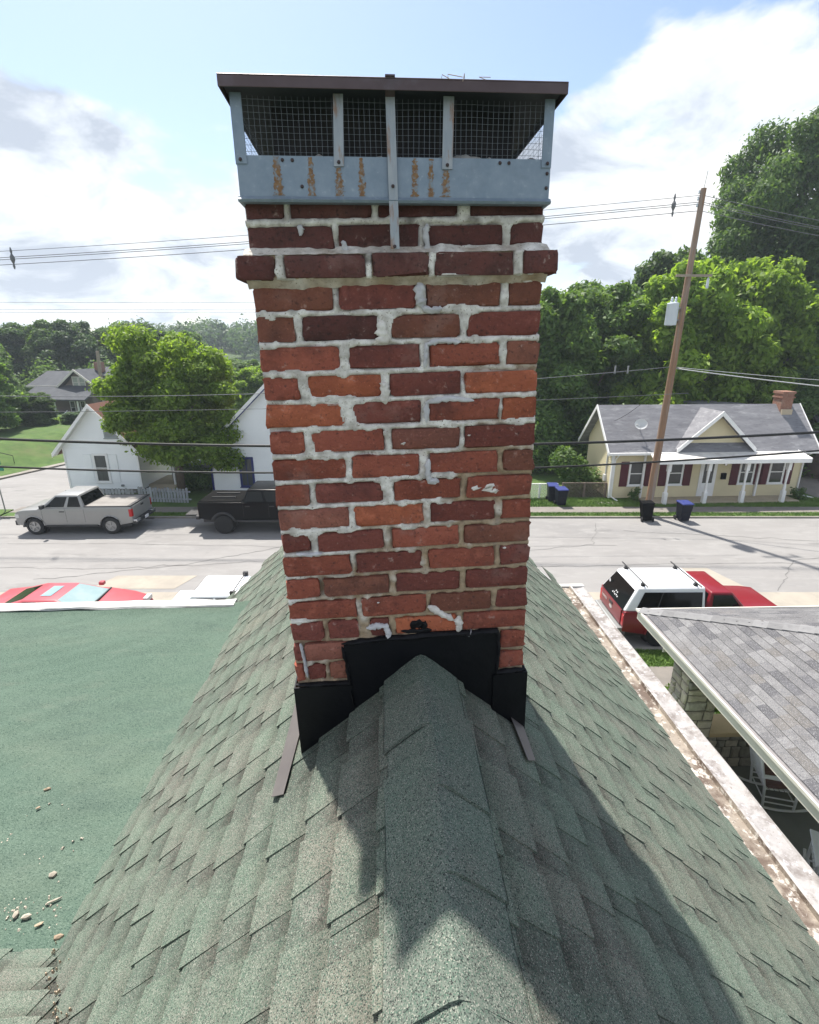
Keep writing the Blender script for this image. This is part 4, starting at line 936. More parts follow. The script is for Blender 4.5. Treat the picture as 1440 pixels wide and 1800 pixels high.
# rocking chairs on the porch
def rocker(name, label, loc, rz, bench=0.0):
    t = thing(name, label, 'rocking chair', loc, rz, 'rocking chairs on the porch'); W = 0.27 + bench; m = mm['white_chair']
    for s in (-1, 1):
        pts = [(-0.48 + 0.96 * k / 10, s * W, 0.03 + 0.11 * (2 * (k / 10) - 0.92) ** 2) for k in range(11)]
        MB().tube(pts, 0.021, 6).build('rocker', m, t, smooth=True)
        MB().tube([(-0.22, s * W, 0.06), (-0.26, s * W, 0.45), (-0.36, s * W, 0.85), (-0.44, s * W, 1.18)], [.022, .024, .023, .02], 8).build('back_post', m, t, smooth=True)
        MB().tube([(0.24, s * W, 0.06), (0.24, s * W, 0.66)], 0.022, 8).build('leg', m, t, smooth=True)
        MB().hexa([(-0.33, s * W - .035, .66), (0.32, s * W - .055, .67), (0.32, s * W + .055, .67), (-0.33, s * W + .035, .66)], [(-0.33, s * W - .035, .69), (0.32, s * W - .055, .70), (0.32, s * W + .055, .70), (-0.33, s * W + .035, .69)]).build('arm', m, t, bevel=0.008)
        for z in (0.16, 0.27): MB().tube([(-0.23, s * W, z), (0.24, s * W, z)], 0.012, 6).build('stretcher', m, t)
    for z, x in ((0.2, 0.24), (0.2, -0.23)): MB().tube([(x, -W, z), (x, W, z)], 0.013, 6).build('stretcher', m, t)
    for k in range(7): MB().box(-0.25 + 0.074 * k, -0.25 + 0.074 * k + 0.06, -W, W, 0.415 + 0.004 * k, 0.435 + 0.004 * k).build('seat_slat', m, t)
    n = 7 + int(bench * 20)
    for k in range(n):
        y = -W + 0.05 + (2 * W - 0.1) * k / (n - 1)
        MB().hexa([(-0.27, y - .016, .5), (-0.25, y - .016, .5), (-0.25, y + .016, .5), (-0.27, y + .016, .5)], [(-0.43, y - .016, 1.1), (-0.41, y - .016, 1.1), (-0.41, y + .016, 1.1), (-0.43, y + .016, 1.1)]).build('back_slat', m, t)
    MB().hexa([(-0.445, -W, 1.08), (-0.415, -W, 1.08), (-0.415, W, 1.08), (-0.445, W, 1.08)], [(-0.475, -W, 1.18), (-0.445, -W, 1.18), (-0.445, W, 1.18), (-0.475, W, 1.18)]).build('top_rail', m, t, bevel=0.008)
    MB().hexa([(-0.275, -W, .49), (-0.245, -W, .49), (-0.245, W, .49), (-0.275, W, .49)], [(-0.29, -W, .54), (-0.26, -W, .54), (-0.26, W, .54), (-0.29, W, .54)]).build('bottom_rail', m, t)
    return t
rocker('rocking_chair', 'white rocking chair with a striped brown cushion, beside the stone column', (6.30, 6.95, 0.75), R(-14))
rocker('rocking_chair', 'white slatted rocking chair nearest the camera, without a cushion', (6.12, 5.30, 0.75), R(58), 0.06)
cu = MB().box(-0.23, 0.24, -0.25, 0.25, 0.0, 0.11).build('cushion', mm['cushion_brown'], bevel=0.04, smooth=True); cu.location = (6.33, 6.94, 1.215); cu.rotation_euler = (R(4), R(-22), R(-18))
tag(cu, 'brown striped seat cushion propped on the farther white rocking chair', 'cushion')

# ---------------------------------------------------------------- buildings across the street
def siding(b, span, z0, z1, put, pitch=0.145, lip=0.028, mi=0):
    z = z0
    while z < z1 - 1e-4:
        z2 = min(z + pitch, z1); a0, a1 = span(z); c0, c1 = span(z2 - 1e-4)
        b.add([put(a0, lip, z), put(a1, lip, z), put(c1, 0.0, z2), put(c0, 0.0, z2)], [(0, 1, 2, 3)], mi)
        b.add([put(a0, 0.0, z), put(a1, 0.0, z), put(a1, lip, z), put(a0, lip, z)], [(0, 1, 2, 3)], mi); z = z2
def window(parent, put, u0, u1, z0, z1, frame, glass, fw=0.09, mull=True, name='window', vert=False):
    f = MB()
    def bar(a, b_, c, d, d0=0.0, d1=0.056):
        vs = [put(u, dd, z) for u in (a, b_) for dd in (d0, d1) for z in (c, d)]
        f.add(vs, [(0, 1, 3, 2), (4, 6, 7, 5), (0, 4, 5, 1), (2, 3, 7, 6), (0, 2, 6, 4), (1, 5, 7, 3)])
    bar(u0, u0 + fw, z0, z1); bar(u1 - fw, u1, z0, z1); bar(u0 + fw, u1 - fw, z1 - fw, z1); bar(u0 + fw, u1 - fw, z0, z0 + fw * .8)
    bar(u0 - 0.04, u1 + 0.04, z0 - 0.05, z0 - 0.002, 0, 0.08)
    zm = (z0 + z1) / 2
    if mull: bar(u0 + fw, u1 - fw, zm - 0.025, zm + 0.025, 0, 0.048)
    if vert: bar((u0 + u1) / 2 - .02, (u0 + u1) / 2 + .02, z0 + fw * .8, z1 - fw, 0, 0.044)
    w = f.build(name, frame, parent)
    for (a, c) in (((z0 + fw * .8, zm - .025), (zm + .025, z1 - fw)) if mull else ((z0 + fw * .8, z1 - fw),)):
        p = MB(); p.add([put(u0 + fw, 0.033, a), put(u1 - fw, 0.033, a), put(u1 - fw, 0.033, c), put(u0 + fw, 0.033, c)], [(0, 1, 2, 3)]); p.build('pane', glass, w)
    return w
front = lambda u, d, z: (u, -d, z)
left = lambda u, d, z: (-d, u, z)
# --- white gable house on the corner
wh = thing('white_house', 'small white clapboard gable house behind the silver pickup', 'house', (-19.66, 28.7, 0), R(-2))
WW, WD, WE, WP = 4.25, 8.0, 2.75, 5.05
b = MB(); gs = lambda z: (0, WW) if z < WE else ((z - WE) / (WP - WE) * WW / 2, WW - (z - WE) / (WP - WE) * WW / 2)
siding(b, gs, 0.35, WE, front); siding(b, gs, WE, WP, front); siding(b, lambda z: (0, WD), 0.35, WE, left)
siding(b, lambda z: (0, WD), 0.35, WE, lambda u, d, z: (WW + d, u, z))
b.build('wall', mm['siding_white'], wh)
MB().box(0.05, WW - .05, 0.03, WD, 0, 0.4).build('foundation', mm['concrete_walk'], wh)
def gable_roof(parent, w, d, ez, pz, over, mroof, mtrim, f0=-0.35, th=0.14, trimw=0.17):
    ov = over; sl = (pz - ez) / (w / 2); b = MB()
    for s in (0, 1):
        xa = -ov if s == 0 else w + ov; za = ez - ov * sl
        b.hexa([(xa, f0, za), (w / 2, f0, pz), (w / 2, d, pz), (xa, d, za)], [(xa, f0, za + th), (w / 2, f0, pz + th), (w / 2, d, pz + th), (xa, d, za + th)])
    r = b.build('roof', mroof, parent); t_ = MB()
    for s in (0, 1):
        xa = -ov - .02 if s == 0 else w + ov + .02; za = ez - ov * sl
        t_.hexa([(xa, f0 - .04, za - .06), (w / 2, f0 - .04, pz - .06), (w / 2, f0 - .005, pz - .06), (xa, f0 - .005, za - .06)], [(xa, f0 - .04, za + trimw), (w / 2, f0 - .04, pz + trimw), (w / 2, f0 - .005, pz + trimw), (xa, f0 - .005, za + trimw)])
    t_.build('rake_board', mtrim, r); s_ = MB()
    for s in (0, 1):
        xa = -ov if s == 0 else w + ov; za = ez - ov * sl
        s_.add([(xa, f0, za - .012), (w / 2, f0, pz - .012), (w / 2, 0, pz - .012), (xa, 0, za - .012)], [(0, 1, 2, 3)])
    s_.build('soffit', mtrim, r); return r
gable_roof(wh, WW, WD, WE, WP, 0.42, mm['roof_brown'], mm['trim_white'])
for x in (-0.03, WW - 0.07): MB().box(x, x + 0.10, -0.04, 0.08, 0.35, WE).build('corner_board', mm['trim_white'], wh)
window(wh, front, 1.62, 2.52, 0.72, 2.42, mm['trim_white'], mm['curtain_glass'], 0.13)
window(wh, front, 2.55, 3.30, 3.30, 4.05, mm['trim_grey'], mm['trim_grey'], 0.09, False, 'gable_vent')
for k in range(7): MB().box(2.64, 3.21, -0.06, -0.036, 3.40 + .08 * k, 3.44 + .08 * k).build('louvre', mm['steel_post'], wh)
for x0 in (1.12, 2.62): MB().box(x0, x0 + .42, -0.045, -0.012, 0.75, 2.36).build('shutter', mm['siding_white'], wh)
MB().box(3.05, 3.20, -.10, -.01, 0.5, 0.6).build('outlet_box', mm['steel_post'], wh)
pd = MB(); pd.box(WW + .04, WW + 1.7, 0.6, 3.0, 0, 0.45); pd.build('porch_deck', mm['porch_slab'], wh)
MB().box(WW - 0.1, WW + 1.9, 0.4, 3.4, 2.45, 2.58).build('porch_roof', mm['trim_grey'], wh); MB().box(WW + 1.55, WW + 1.66, 0.65, 0.76, 0.45, 2.45).build('porch_post', mm['trim_white'], wh)
# --- white house with blue trim
bh = thing('white_house', 'white clapboard gable house with blue window frame and blue trim', 'house', (-11.3, 28.5, 0), R(-1))
WW, WD, WE, WP = 8.4, 9.0, 2.75, 6.75
b = MB(); gs2 = lambda z: (0, WW) if z < WE else ((z - WE) / (WP - WE) * WW / 2, WW - (z - WE) / (WP - WE) * WW / 2)
siding(b, gs2, 0.3, WE, front); siding(b, gs2, WE, WP, front); siding(b, lambda z: (0, WD), 0.3, WE, left); siding(b, lambda z: (0, WD), 0.3, WE, lambda u, d, z: (WW + d, u, z)); b.build('wall', mm['siding_white'], bh)
MB().box(0.05, WW - .05, 0.03, WD, 0, 0.35).build('foundation', mm['concrete_walk'], bh)
r_ = gable_roof(bh, WW, WD, WE, WP, 0.22, mm['roof_brown'], mm['trim_white'])
t_ = MB(); sl = (WP - WE) / (WW / 2)
for s in (0, 1):
    xa = -.24 if s == 0 else WW + .24; za = WE - .22 * sl
    t_.hexa([(xa, -.36, za - .14), (WW / 2, -.36, WP - .14), (WW / 2, -.34, WP - .14), (xa, -.34, za - .14)], [(xa, -.36, za - .065), (WW / 2, -.36, WP - .065), (WW / 2, -.34, WP - .065), (xa, -.34, za - .065)])
t_.build('rake_trim', mm['trim_blue'], r_)
MB().box(-0.03, 0.08, -0.04, 0.08, 0.3, WE).build('corner_board', mm['trim_blue'], bh)
window(bh, front, 1.62, 2.45, 0.5, 2.25, mm['trim_blue'], mm['pale_glass'] if 0 else mm['curtain_glass'], 0.12, True, vert=True)
window(bh, front, 4.0, 4.8, 0.5, 2.25, mm['trim_blue'], mm['curtain_glass'], 0.12, True, vert=True)
MB().box(4.4, 5.2, 3.4, 4.2, 4.0, 6.5).build('chimney', mm['far_brick'], bh)
# --- cream house with maroon shutters
yh = thing('cream_house', 'cream clapboard house with maroon shutters and long white front porch', 'house', (11.1, 27.4, 0), R(3.2))
YW, YD, YE, YR = 10.9, 3.5, 3.08, 4.95
b = MB(); siding(b, lambda z: (0, YW), 0.15, YE, front, 0.125)
gl = lambda z: (0, YD) if z < YE else ((z - YE) / (YR - YE) * YD / 2, YD - (z - YE) / (YR - YE) * YD / 2)
siding(b, gl, 0.15, YR, left, 0.125); siding(b, gl, 0.15, YR, lambda u, d, z: (YW + d, u, z), 0.125)
G0, G1, GM, GZ = 3.55, 7.35, 5.45, 4.80
siding(b, lambda z: (G0 + (z - YE) / (GZ - YE) * (GM - G0), G1 - (z - YE) / (GZ - YE) * (G1 - GM)), YE, GZ, front, 0.125); b.build('wall', mm['siding_cream'], yh)
sl = (YR - YE) / (YD / 2); b = MB()
b.hexa([(-.45, -.4, YE - .4 * sl + .0), (YW + .45, -.4, YE - .4 * sl), (YW + .45, YD / 2, YR), (-.45, YD / 2, YR)], [(-.45, -.4, YE - .4 * sl + .12), (YW + .45, -.4, YE - .4 * sl + .12), (YW + .45, YD / 2, YR + .12), (-.45, YD / 2, YR + .12)])
b.hexa([(-.45, YD + .4, YE - .4 * sl), (-.45, YD / 2, YR), (YW + .45, YD / 2, YR), (YW + .45, YD + .4, YE - .4 * sl)], [(-.45, YD + .4, YE - .4 * sl + .12), (-.45, YD / 2, YR + .12), (YW + .45, YD / 2, YR + .12), (YW + .45, YD + .4, YE - .4 * sl + .12)])
yr = b.build('roof', mm['roof_grey'], yh)
MB().box(7.5, 10.6, YD / 2 + 0.8, YD + 4, YE - 0.5, YR - 0.25).build('rear_wing', mm['roof_grey'], yh)
b = MB(); gsl = (GZ - YE) / (GM - G0); o_ = 0.3
for s, xe in ((0, G0 - o_), (1, G1 + o_)):
    ze = YE - o_ * gsl; b.hexa([(xe, -.42, ze), (GM, -.42, GZ), (GM, 2.2, GZ), (xe, 0.9, ze)], [(xe, -.42, ze + .13), (GM, -.42, GZ + .13), (GM, 2.2, GZ + .13), (xe, 0.9, ze + .13)])
b.build('gable_roof', mm['roof_grey'], yr); b = MB()
for xe in (G0 - o_, G1 + o_):
    ze = YE - o_ * gsl; b.hexa([(xe, -.47, ze - .10), (GM, -.47, GZ - .10), (GM, -.425, GZ - .10), (xe, -.425, ze - .10)], [(xe, -.47, ze + .15), (GM, -.47, GZ + .15), (GM, -.425, GZ + .15), (xe, -.425, ze + .15)])
b.build('rake_board', mm['trim_white'], yr); b = MB()
for x in (-.5, YW + .45):
    b.hexa([(x, -.44, YE - .4 * sl - .06), (x + .05, -.44, YE - .4 * sl - .06), (x + .05, YD / 2, YR - .06), (x, YD / 2, YR - .06)], [(x, -.44, YE - .4 * sl + .15), (x + .05, -.44, YE - .4 * sl + .15), (x + .05, YD / 2, YR + .15), (x, YD / 2, YR + .15)])
    b.hexa([(x, YD / 2, YR - .06), (x + .05, YD / 2, YR - .06), (x + .05, YD + .44, YE - .4 * sl - .06), (x, YD + .44, YE - .4 * sl - .06)], [(x, YD / 2, YR + .15), (x + .05, YD / 2, YR + .15), (x + .05, YD + .44, YE - .4 * sl + .15), (x, YD + .44, YE - .4 * sl + .15)])
b.build('rake_board', mm['trim_white'], yr)
ez_ = YE - .4 * sl
for a, c in ((-.45, G0 - .32), (G1 + .32, YW + .45)): MB().box(a, c, -.50, -.405, ez_ - .01, ez_ + .12).build('gutter', mm['trim_white'], yr)
for x in (0.1, YW - 0.05): b = MB(); b.tube([(x, -.45, ez_), (x, -.06, ez_ - .35), (x, -.06, 0.25), (x + (0.7 if x > 5 else 0.2), -.5, 0.1)], 0.045, 6); b.build('downspout', mm['trim_white'], yh)
for x in (-.03, YW - .09): MB().box(x, x + .12, -.03, .1, .15, YE - .05).build('corner_board', mm['trim_white'], yh)
for (u0, u1) in ((0.95, 1.85), (3.15, 4.05), (7.25, 8.15), (8.98, 9.88)):
    window(yh, front, u0, u1, 0.85, 2.2, mm['trim_white'], mm['glass_dark'], 0.10)
    for s in (u0 - 0.47, u1 + 0.03): 
        sh = MB().box(s, s + .44, -.05, -.012, 0.80, 2.2).build('shutter', mm['shutter_maroon'], yh)
dr = MB(); dr.box(5.0, 5.95, -.06, -.01, 0.18, 2.35); d_ = dr.build('door_frame', mm['trim_white'], yh); MB().box(5.1, 5.85, -.075, -.06, 0.2, 2.25).build('door', mm['trim_white'], d_)
for x in (5.2, 5.52): MB().box(x, x + .23, -.082, -.076, 0.95, 2.05).build('door_pane', mm['glass_dark'], d_)
MB().box(6.25, 6.5, -.14, -.015, 1.15, 1.5).build('mailbox', mm['bin_black'], yh); MB().box(6.3, 6.42, -.13, -.015, 1.95, 2.12).build('porch_lamp', mm['chrome'], yh)
MB().box(1.6, 10.2, -1.15, -.02, 0.0, 0.16).build('porch_slab', mm['porch_slab'], yh)
b = MB(); b.hexa([(1.6, -1.35, 2.48), (10.1, -1.35, 2.48), (10.1, -.03, 2.78), (1.9, -.03, 2.78)], [(1.6, -1.35, 2.54), (10.1, -1.35, 2.54), (10.1, -.03, 2.84), (1.9, -.03, 2.84)]); pr_ = b.build('porch_roof', mm['porch_metal'], yh)
MB().box(1.55, 10.15, -1.40, -1.352, 2.34, 2.56).build('porch_fascia', mm['trim_white'], pr_)
b = MB(); b.hexa([(10.1, -1.40, 2.36), (10.15, -1.40, 2.36), (10.15, -.03, 2.68), (10.1, -.03, 2.68)], [(10.1, -1.40, 2.58), (10.15, -1.40, 2.58), (10.15, -.03, 2.90), (10.1, -.03, 2.90)]); b.build('porch_fascia', mm['trim_white'], pr_)
for x in (2.55, 4.75, 6.85, 9.15):
    p = MB(); p.box(x - .10, x + .10, -1.25, -1.05, 0.0, 0.75); p.lathe([(.10, .75), (.07, .80), (.085, .9), (.05, 1.2), (.075, 1.75), (.085, 1.85), (.06, 1.9)], 10, 'z', (x, -1.15, 0)); p.box(x - .09, x + .09, -1.24, -1.06, 1.9, 2.34); p.build('porch_post', mm['trim_white'], yh, smooth=True)
for x in (1.75, 8.35): MB().box(x - .05, x + .05, -.14, -.04, .16, 2.6).build('porch_post', mm['trim_white'], yh)
MB().box(9.95, 10.62, YD / 2 - .38, YD / 2 + .3, 4.3, 5.65).build('chimney', mm['far_brick'], yh); MB().box(9.90, 10.67, YD / 2 - .43, YD / 2 + .35, 5.42, 5.5).build('chimney_band', mm['far_brick'], yh); MB().box(9.90, 10.67, YD / 2 - .43, YD / 2 + .35, 5.65, 5.78).build('chimney_top', mm['far_brick'], yh)
MB().box(9.98, 10.6, YD / 2 - .52, YD / 2 - .382, 4.3, 4.8).build('chimney_flashing', mm['porch_slab'], yh)
ml = MB(); ml.box(-.14, -.02, .5, .75, 1.0, 1.35); ml.box(-.08, -.02, .6, .65, 1.35, 3.6); ml.build('electric_meter', mm['dish_grey'], yh)
# satellite dish on the roof
sd_ = thing('satellite_dish', 'round grey satellite dish mounted on the cream house roof', 'satellite dish', (12.55, 27.85, 3.62), R(-15))
b = MB(); n = 16; vs = [(0, 0, 0)]; 
for rr_ in (0.12, 0.24, 0.33):
    for j in range(n): a = 2 * math.pi * j / n; vs.append((rr_ * math.cos(a), -0.28 * rr_ * rr_ * 2, rr_ * 0.9 * math.sin(a)))
b.add(vs, [(0, 1 + j, 1 + (j + 1) % n) for j in range(n)] + [(1 + k * n + j, 1 + k * n + (j + 1) % n, 1 + (k + 1) * n + (j + 1) % n, 1 + (k + 1) * n + j) for k in range(2) for j in range(n)])
d_ = b.build('dish', mm['dish_grey'], sd_, smooth='all'); d_.location = (0, 0, 0.55); d_.rotation_euler = (R(-25), 0, 0)
b = MB(); b.tube([(0, .25, 0.25), (0, .12, .45), (0, .02, .55)], .025, 6); b.tube([(0, 0, .45), (-.25, -.42, .55)], .015, 6); b.box(-.32, -.2, -.5, -.42, .52, .62); b.build('mount', mm['dish_grey'], sd_)
# --- teal house at the far right
th_ = thing('teal_house', 'house with a teal door beyond the cream house at right edge', 'house', (26.2, 31.5, 0), R(6))
b = MB(); siding(b, lambda z: (0, 6), .3, 3.0, front, .14); siding(b, lambda z: (0, 7), .3, 3.0, left, .14); b.build('wall', mm['siding_taupe'], th_)
MB().box(.02, 6, .02, 7, 0, 3.0).build('core', mm['siding_taupe'], th_)
b = MB(); b.hexa([(-.4, -.5, 2.9), (6.4, -.5, 2.9), (6.4, 3.5, 4.9), (-.4, 3.5, 4.9)], [(-.4, -.5, 3.05), (6.4, -.5, 3.05), (6.4, 3.5, 5.05), (-.4, 3.5, 5.05)]); b.hexa([(-.4, 7.5, 2.9), (-.4, 3.5, 4.9), (6.4, 3.5, 4.9), (6.4, 7.5, 2.9)], [(-.4, 7.5, 3.05), (-.4, 3.5, 5.05), (6.4, 3.5, 5.05), (6.4, 7.5, 3.05)]); b.build('roof', mm['roof_dark'], th_)
MB().box(.25, 1.25, -.07, -.02, .25, 2.4).build('door', mm['siding_teal'], th_); MB().box(1.35, 1.5, -.08, -.02, .2, 2.6).build('door_trim', mm['trim_white'], th_)
MB().box(-.3, 3.5, -1.5, -.02, 0, .3).build('porch_deck', mm['concrete_walk'], th_)
# --- taupe bungalow up the side street
bg = thing('bungalow', 'taupe two storey bungalow with dark roofs and white porch, far left', 'house', (-39.2, 55.5, 0.9), R(-8)); bg.scale = (.92, .92, .92)
b = MB(); BW_ = 6.6
siding(b, lambda z: (0, BW_), 0, 2.4, front, .2); siding(b, lambda z: (1.9 + max(0, z - 3.0) * 1.05, 6.5 - max(0, z - 3.0) * 1.05), 2.4, 5.1, lambda u, d, z: (u, 1.2 - d, z), .2); siding(b, lambda z: (0, 8), 0, 3.0, lambda u, d, z: (BW_ + d, u, z), .2); b.build('wall', mm['siding_taupe'], bg)
b = MB(); b.hexa([(-1.2, -1.8, 2.05), (7.0, -1.8, 2.05), (7.0, 1.3, 3.4), (-1.2, 1.3, 3.4)], [(-1.2, -1.8, 2.2), (7.0, -1.8, 2.2), (7.0, 1.3, 3.55), (-1.2, 1.3, 3.55)]); b.build('porch_roof', mm['roof_dark'], bg)
b = MB()
for xe, s in ((1.2, 0), (7.2, 1)): b.hexa([(xe, .75, 2.9), (4.2, .75, 5.15), (4.2, 7.5, 5.15), (xe, 7.5, 2.9)], [(xe, .75, 3.05), (4.2, .75, 5.3), (4.2, 7.5, 5.3), (xe, 7.5, 3.05)])
b.hexa([(-2.5, 1.0, 3.3), (1.8, 1.0, 3.3), (1.8, 4.5, 4.8), (-2.5, 4.5, 4.8)], [(-2.5, 1.0, 3.45), (1.8, 1.0, 3.45), (1.8, 4.5, 4.95), (-2.5, 4.5, 4.95)])
b.hexa([(4.4, 3.6, 4.4), (10.5, 3.6, 4.4), (10.5, 6, 5.3), (4.4, 6, 5.3)], [(4.4, 3.6, 4.5), (10.5, 3.6, 4.5), (10.5, 6, 5.4), (4.4, 6, 5.4)])
rf_ = b.build('roof', mm['roof_dark'], bg); b = MB()
for xe in (1.2, 7.2): b.hexa([(xe, .68, 2.82), (4.2, .68, 5.07), (4.2, .74, 5.07), (xe, .74, 2.82)], [(xe, .68, 3.1), (4.2, .68, 5.35), (4.2, .74, 5.35), (xe, .74, 3.1)])
b.box(-2.5, 1.8, .93, .99, 3.25, 3.45); b.build('rake_board', mm['fascia_cream'], rf_)
MB().box(4.3, 5.1, 4, 4.8, 4.8, 6.0).build('chimney', mm['far_brick'], bg)
window(bg, lambda u, d, z: (u, 1.2 - d, z), 3.45, 4.25, 3.15, 4.5, mm['fascia_cream'], mm['pale_glass'], .1); window(bg, lambda u, d, z: (u, 1.2 - d, z), 4.3, 5.1, 3.15, 4.5, mm['fascia_cream'], mm['pale_glass'], .1)
MB().box(-1.2, 1.6, 1.05, 3.0, 2.3, 3.3).build('side_bay', mm['siding_taupe'], bg); window(bg, lambda u, d, z: (u, 1.05 - d, z), .2, 1.2, 2.5, 3.15, mm['fascia_cream'], mm['glass_dark'], .1, False)
window(bg, front, 3.6, 4.3, .3, 1.9, mm['trim_white'], mm['glass_dark'], .1); window(bg, front, 4.9, 5.6, .3, 1.9, mm['trim_white'], mm['glass_dark'], .1)
for x in (1.6, 3.0, 5.9): MB().box(x, x + .14, -1.7, -1.56, -.6, 2.05).build('porch_post', mm['trim_white'], bg)
b = MB()
for (x0, x1) in ((1.6, 3.0), (4.6, 5.9)):
    b.box(x0, x1, -1.66, -1.6, .75, .85); b.box(x0, x1, -1.66, -1.6, .1, .18)
    for k in range(9): b.box(x0 + (x1 - x0) * k / 9 + .03, x0 + (x1 - x0) * k / 9 + .08, -1.65, -1.61, .18, .75)
b.hexa([(3.1, -3.2, -.3), (3.2, -3.2, -.3), (3.2, -1.7, .6), (3.1, -1.7, .6)], [(3.1, -3.2, .1), (3.2, -3.2, .1), (3.2, -1.7, 1.0), (3.1, -1.7, 1.0)]); b.hexa([(4.5, -3.2, -.3), (4.6, -3.2, -.3), (4.6, -1.7, .6), (4.5, -1.7, .6)], [(4.5, -3.2, .1), (4.6, -3.2, .1), (4.6, -1.7, 1.0), (4.5, -1.7, 1.0)])
b.build('railing', mm['trim_white'], bg)
MB().box(-1.2, 6.6, -1.75, 0, -.7, .08).build('porch_deck', mm['concrete_walk'], bg)
# --- fences
def fence(name, label, x0, y0, x1, y1, h, m, step=0.17, w=0.13):
    L_ = math.hypot(x1 - x0, y1 - y0); t = thing(name, label, 'fence', (x0, y0, 0.05), math.atan2(y1 - y0, x1 - x0)); n = int(L_ / step)
    me = []
    for v in range(4):
        hh = h * random.Random(v).uniform(.94, 1.04); b = MB(); b.prism([(-w / 2, 0), (w / 2, 0), (w / 2, hh - .04), (0, hh), (-w / 2, hh - .04)], -.012, .012); me.append(b.mesh('picket', m))
    for k in range(n): obj('picket', rnd.choice(me), t, loc=(step * (k + .5), 0, 0), rot=(0, rnd.gauss(0, .02), 0))
    for z in (h * .25, h * .75): MB().box(0, L_, .014, .05, z - .04, z + .04).build('rail', m, t)
    return t
fence('picket_fence', 'weathered grey picket fence in front of the white house porch', -14.9, 27.0, -11.9, 26.7, 0.85, mm['fence_grey'])
fence('picket_fence', 'low grey picket fence end at the corner, behind the silver pickup cab', -18.6, 26.6, -14.95, 26.9, 0.8, mm['fence_grey'])
fence('board_fence', 'tall weathered board fence between the two white houses', -14.4, 30.2, -11.5, 30.2, 1.6, mm['fence_grey'], 0.16, 0.15)
def lattice(name, label, x0, x1, y, h, m):
    t = thing(name, label, 'fence', (x0, y, 0.05)); L_ = x1 - x0; b = MB(); s = 0.16
    for sg in (1, -1):
        k = -h
        while k < L_:
            pts = []
            a, c = max(k, 0), min(k + h, L_)
            if c > a:
                za, zc = a - k, c - k
                if sg < 0: za, zc = h - za, h - zc
                b.hexa([(a - .02, -.01 * sg, za), (a + .02, -.01 * sg, za), (a + .02, -.01 * sg + .008, za), (a - .02, -.01 * sg + .008, za)], [(c - .02, -.01 * sg, zc), (c + .02, -.01 * sg, zc), (c + .02, -.01 * sg + .008, zc), (c - .02, -.01 * sg + .008, zc)])
            k += s
    b.build('lattice_panel', m, t)
    for x in (0, L_ / 2, L_): MB().box(x - .05, x + .05, -.04, .04, 0, h + .06).build('post', m, t)
    MB().box(0, L_, -.03, .03, h, h + .05).build('rail', m, t); return t
lattice('lattice_fence', 'brown lattice fence beside the cream house', 8.6, 11.0, 27.7, 0.85, mm['fence_brown'])
lattice('lattice_fence', 'white lattice panel beside the brick chimney edge, left of the bins', 6.3, 8.2, 27.5, 0.85, mm['trim_white'])
# ---------------------------------------------------------------- vehicles (local: x forward, y left, z up)
def wheel(parent, x, y, r, w, rim, spokes=6, rr_=0.62):
    s = 1 if y > 0 else -1; b = MB(); c = (x, y, r)
    prof = [(r * rr_, -w / 2), (r * .90, -w / 2), (r, -w * .36), (r, w * .36), (r * .90, w / 2), (r * rr_, w / 2), (r * rr_ * .96, w * .3), (r * rr_ * .96, -w * .3)]
    b.lathe(prof, 26, 'y', c); t = b.build('wheel', mm['tyre'], parent, smooth=True)
    q = MB(); o = y + s * w * .36; R_ = r * rr_
    q.lathe([(R_, o - y - s * .02), (R_, s * w * .47), (R_ * .88, s * w * .45), (R_ * .84, s * w * .30)], 26, 'y', c)
    for k in range(spokes):
        a = 2 * math.pi * k / spokes + 0.3; d = Vector((math.cos(a), 0, math.sin(a))); n = Vector((-math.sin(a), 0, math.cos(a))); C0 = Vector(c) + Vector((0, s * w * .40, 0))
        i0, i1, w0, w1 = R_ * .12, R_ * .92, R_ * .11, R_ * .15; t_ = Vector((0, s * .02, 0))
        q.hexa([C0 + d * i0 - n * w0, C0 + d * i0 + n * w0, C0 + d * i1 + n * w1, C0 + d * i1 - n * w1], [C0 + d * i0 - n * w0 + t_, C0 + d * i0 + n * w0 + t_, C0 + d * i1 + n * w1 + t_, C0 + d * i1 - n * w1 + t_])
    q.lathe([(R_ * .22, s * w * .36), (R_ * .22, s * w * .47), (R_ * .1, s * w * .49)], 12, 'y', c); q.build('rim', rim, t, smooth=True)
    h = MB(); h.lathe([(R_ * .86, s * w * .1), (R_ * .86, s * w * .26)], 20, 'y', c); h.build('brake_disc', mm['bumper_dark'], t)
def arch(cx, r, z0, n=9): 
    a0 = math.asin(max(-1, min(1, (z0 - r[1]) / r[0]))); return [(cx + r[0] * math.cos(math.pi - a0 - (math.pi - 2 * a0) * k / n), r[1] + r[0] * math.sin(math.pi - a0 - (math.pi - 2 * a0) * k / n)) for k in range(n + 1)]
def lerp(a, b, t): return a + (b - a) * t
def quad_on(face, u0, u1, v0, v1, off):      # face = 4 corners BL BR TR TL
    bl, br, tr, tl = [Vector(p) for p in face]; f = lambda u, v: (bl.lerp(br, u)).lerp(tl.lerp(tr, u), v)
    n = (br - bl).cross(tl - bl).normalized() * off
    return [f(u0, v0) + n, f(u1, v0) + n, f(u1, v1) + n, f(u0, v1) + n]
def pane(parent, face, u0, u1, v0, v1, m, off=0.006, name='window'):
    b = MB(); q = quad_on(face, u0, u1, v0, v1, off); b.add(q, [(0, 1, 2, 3)]); return b.build(name, m, parent)
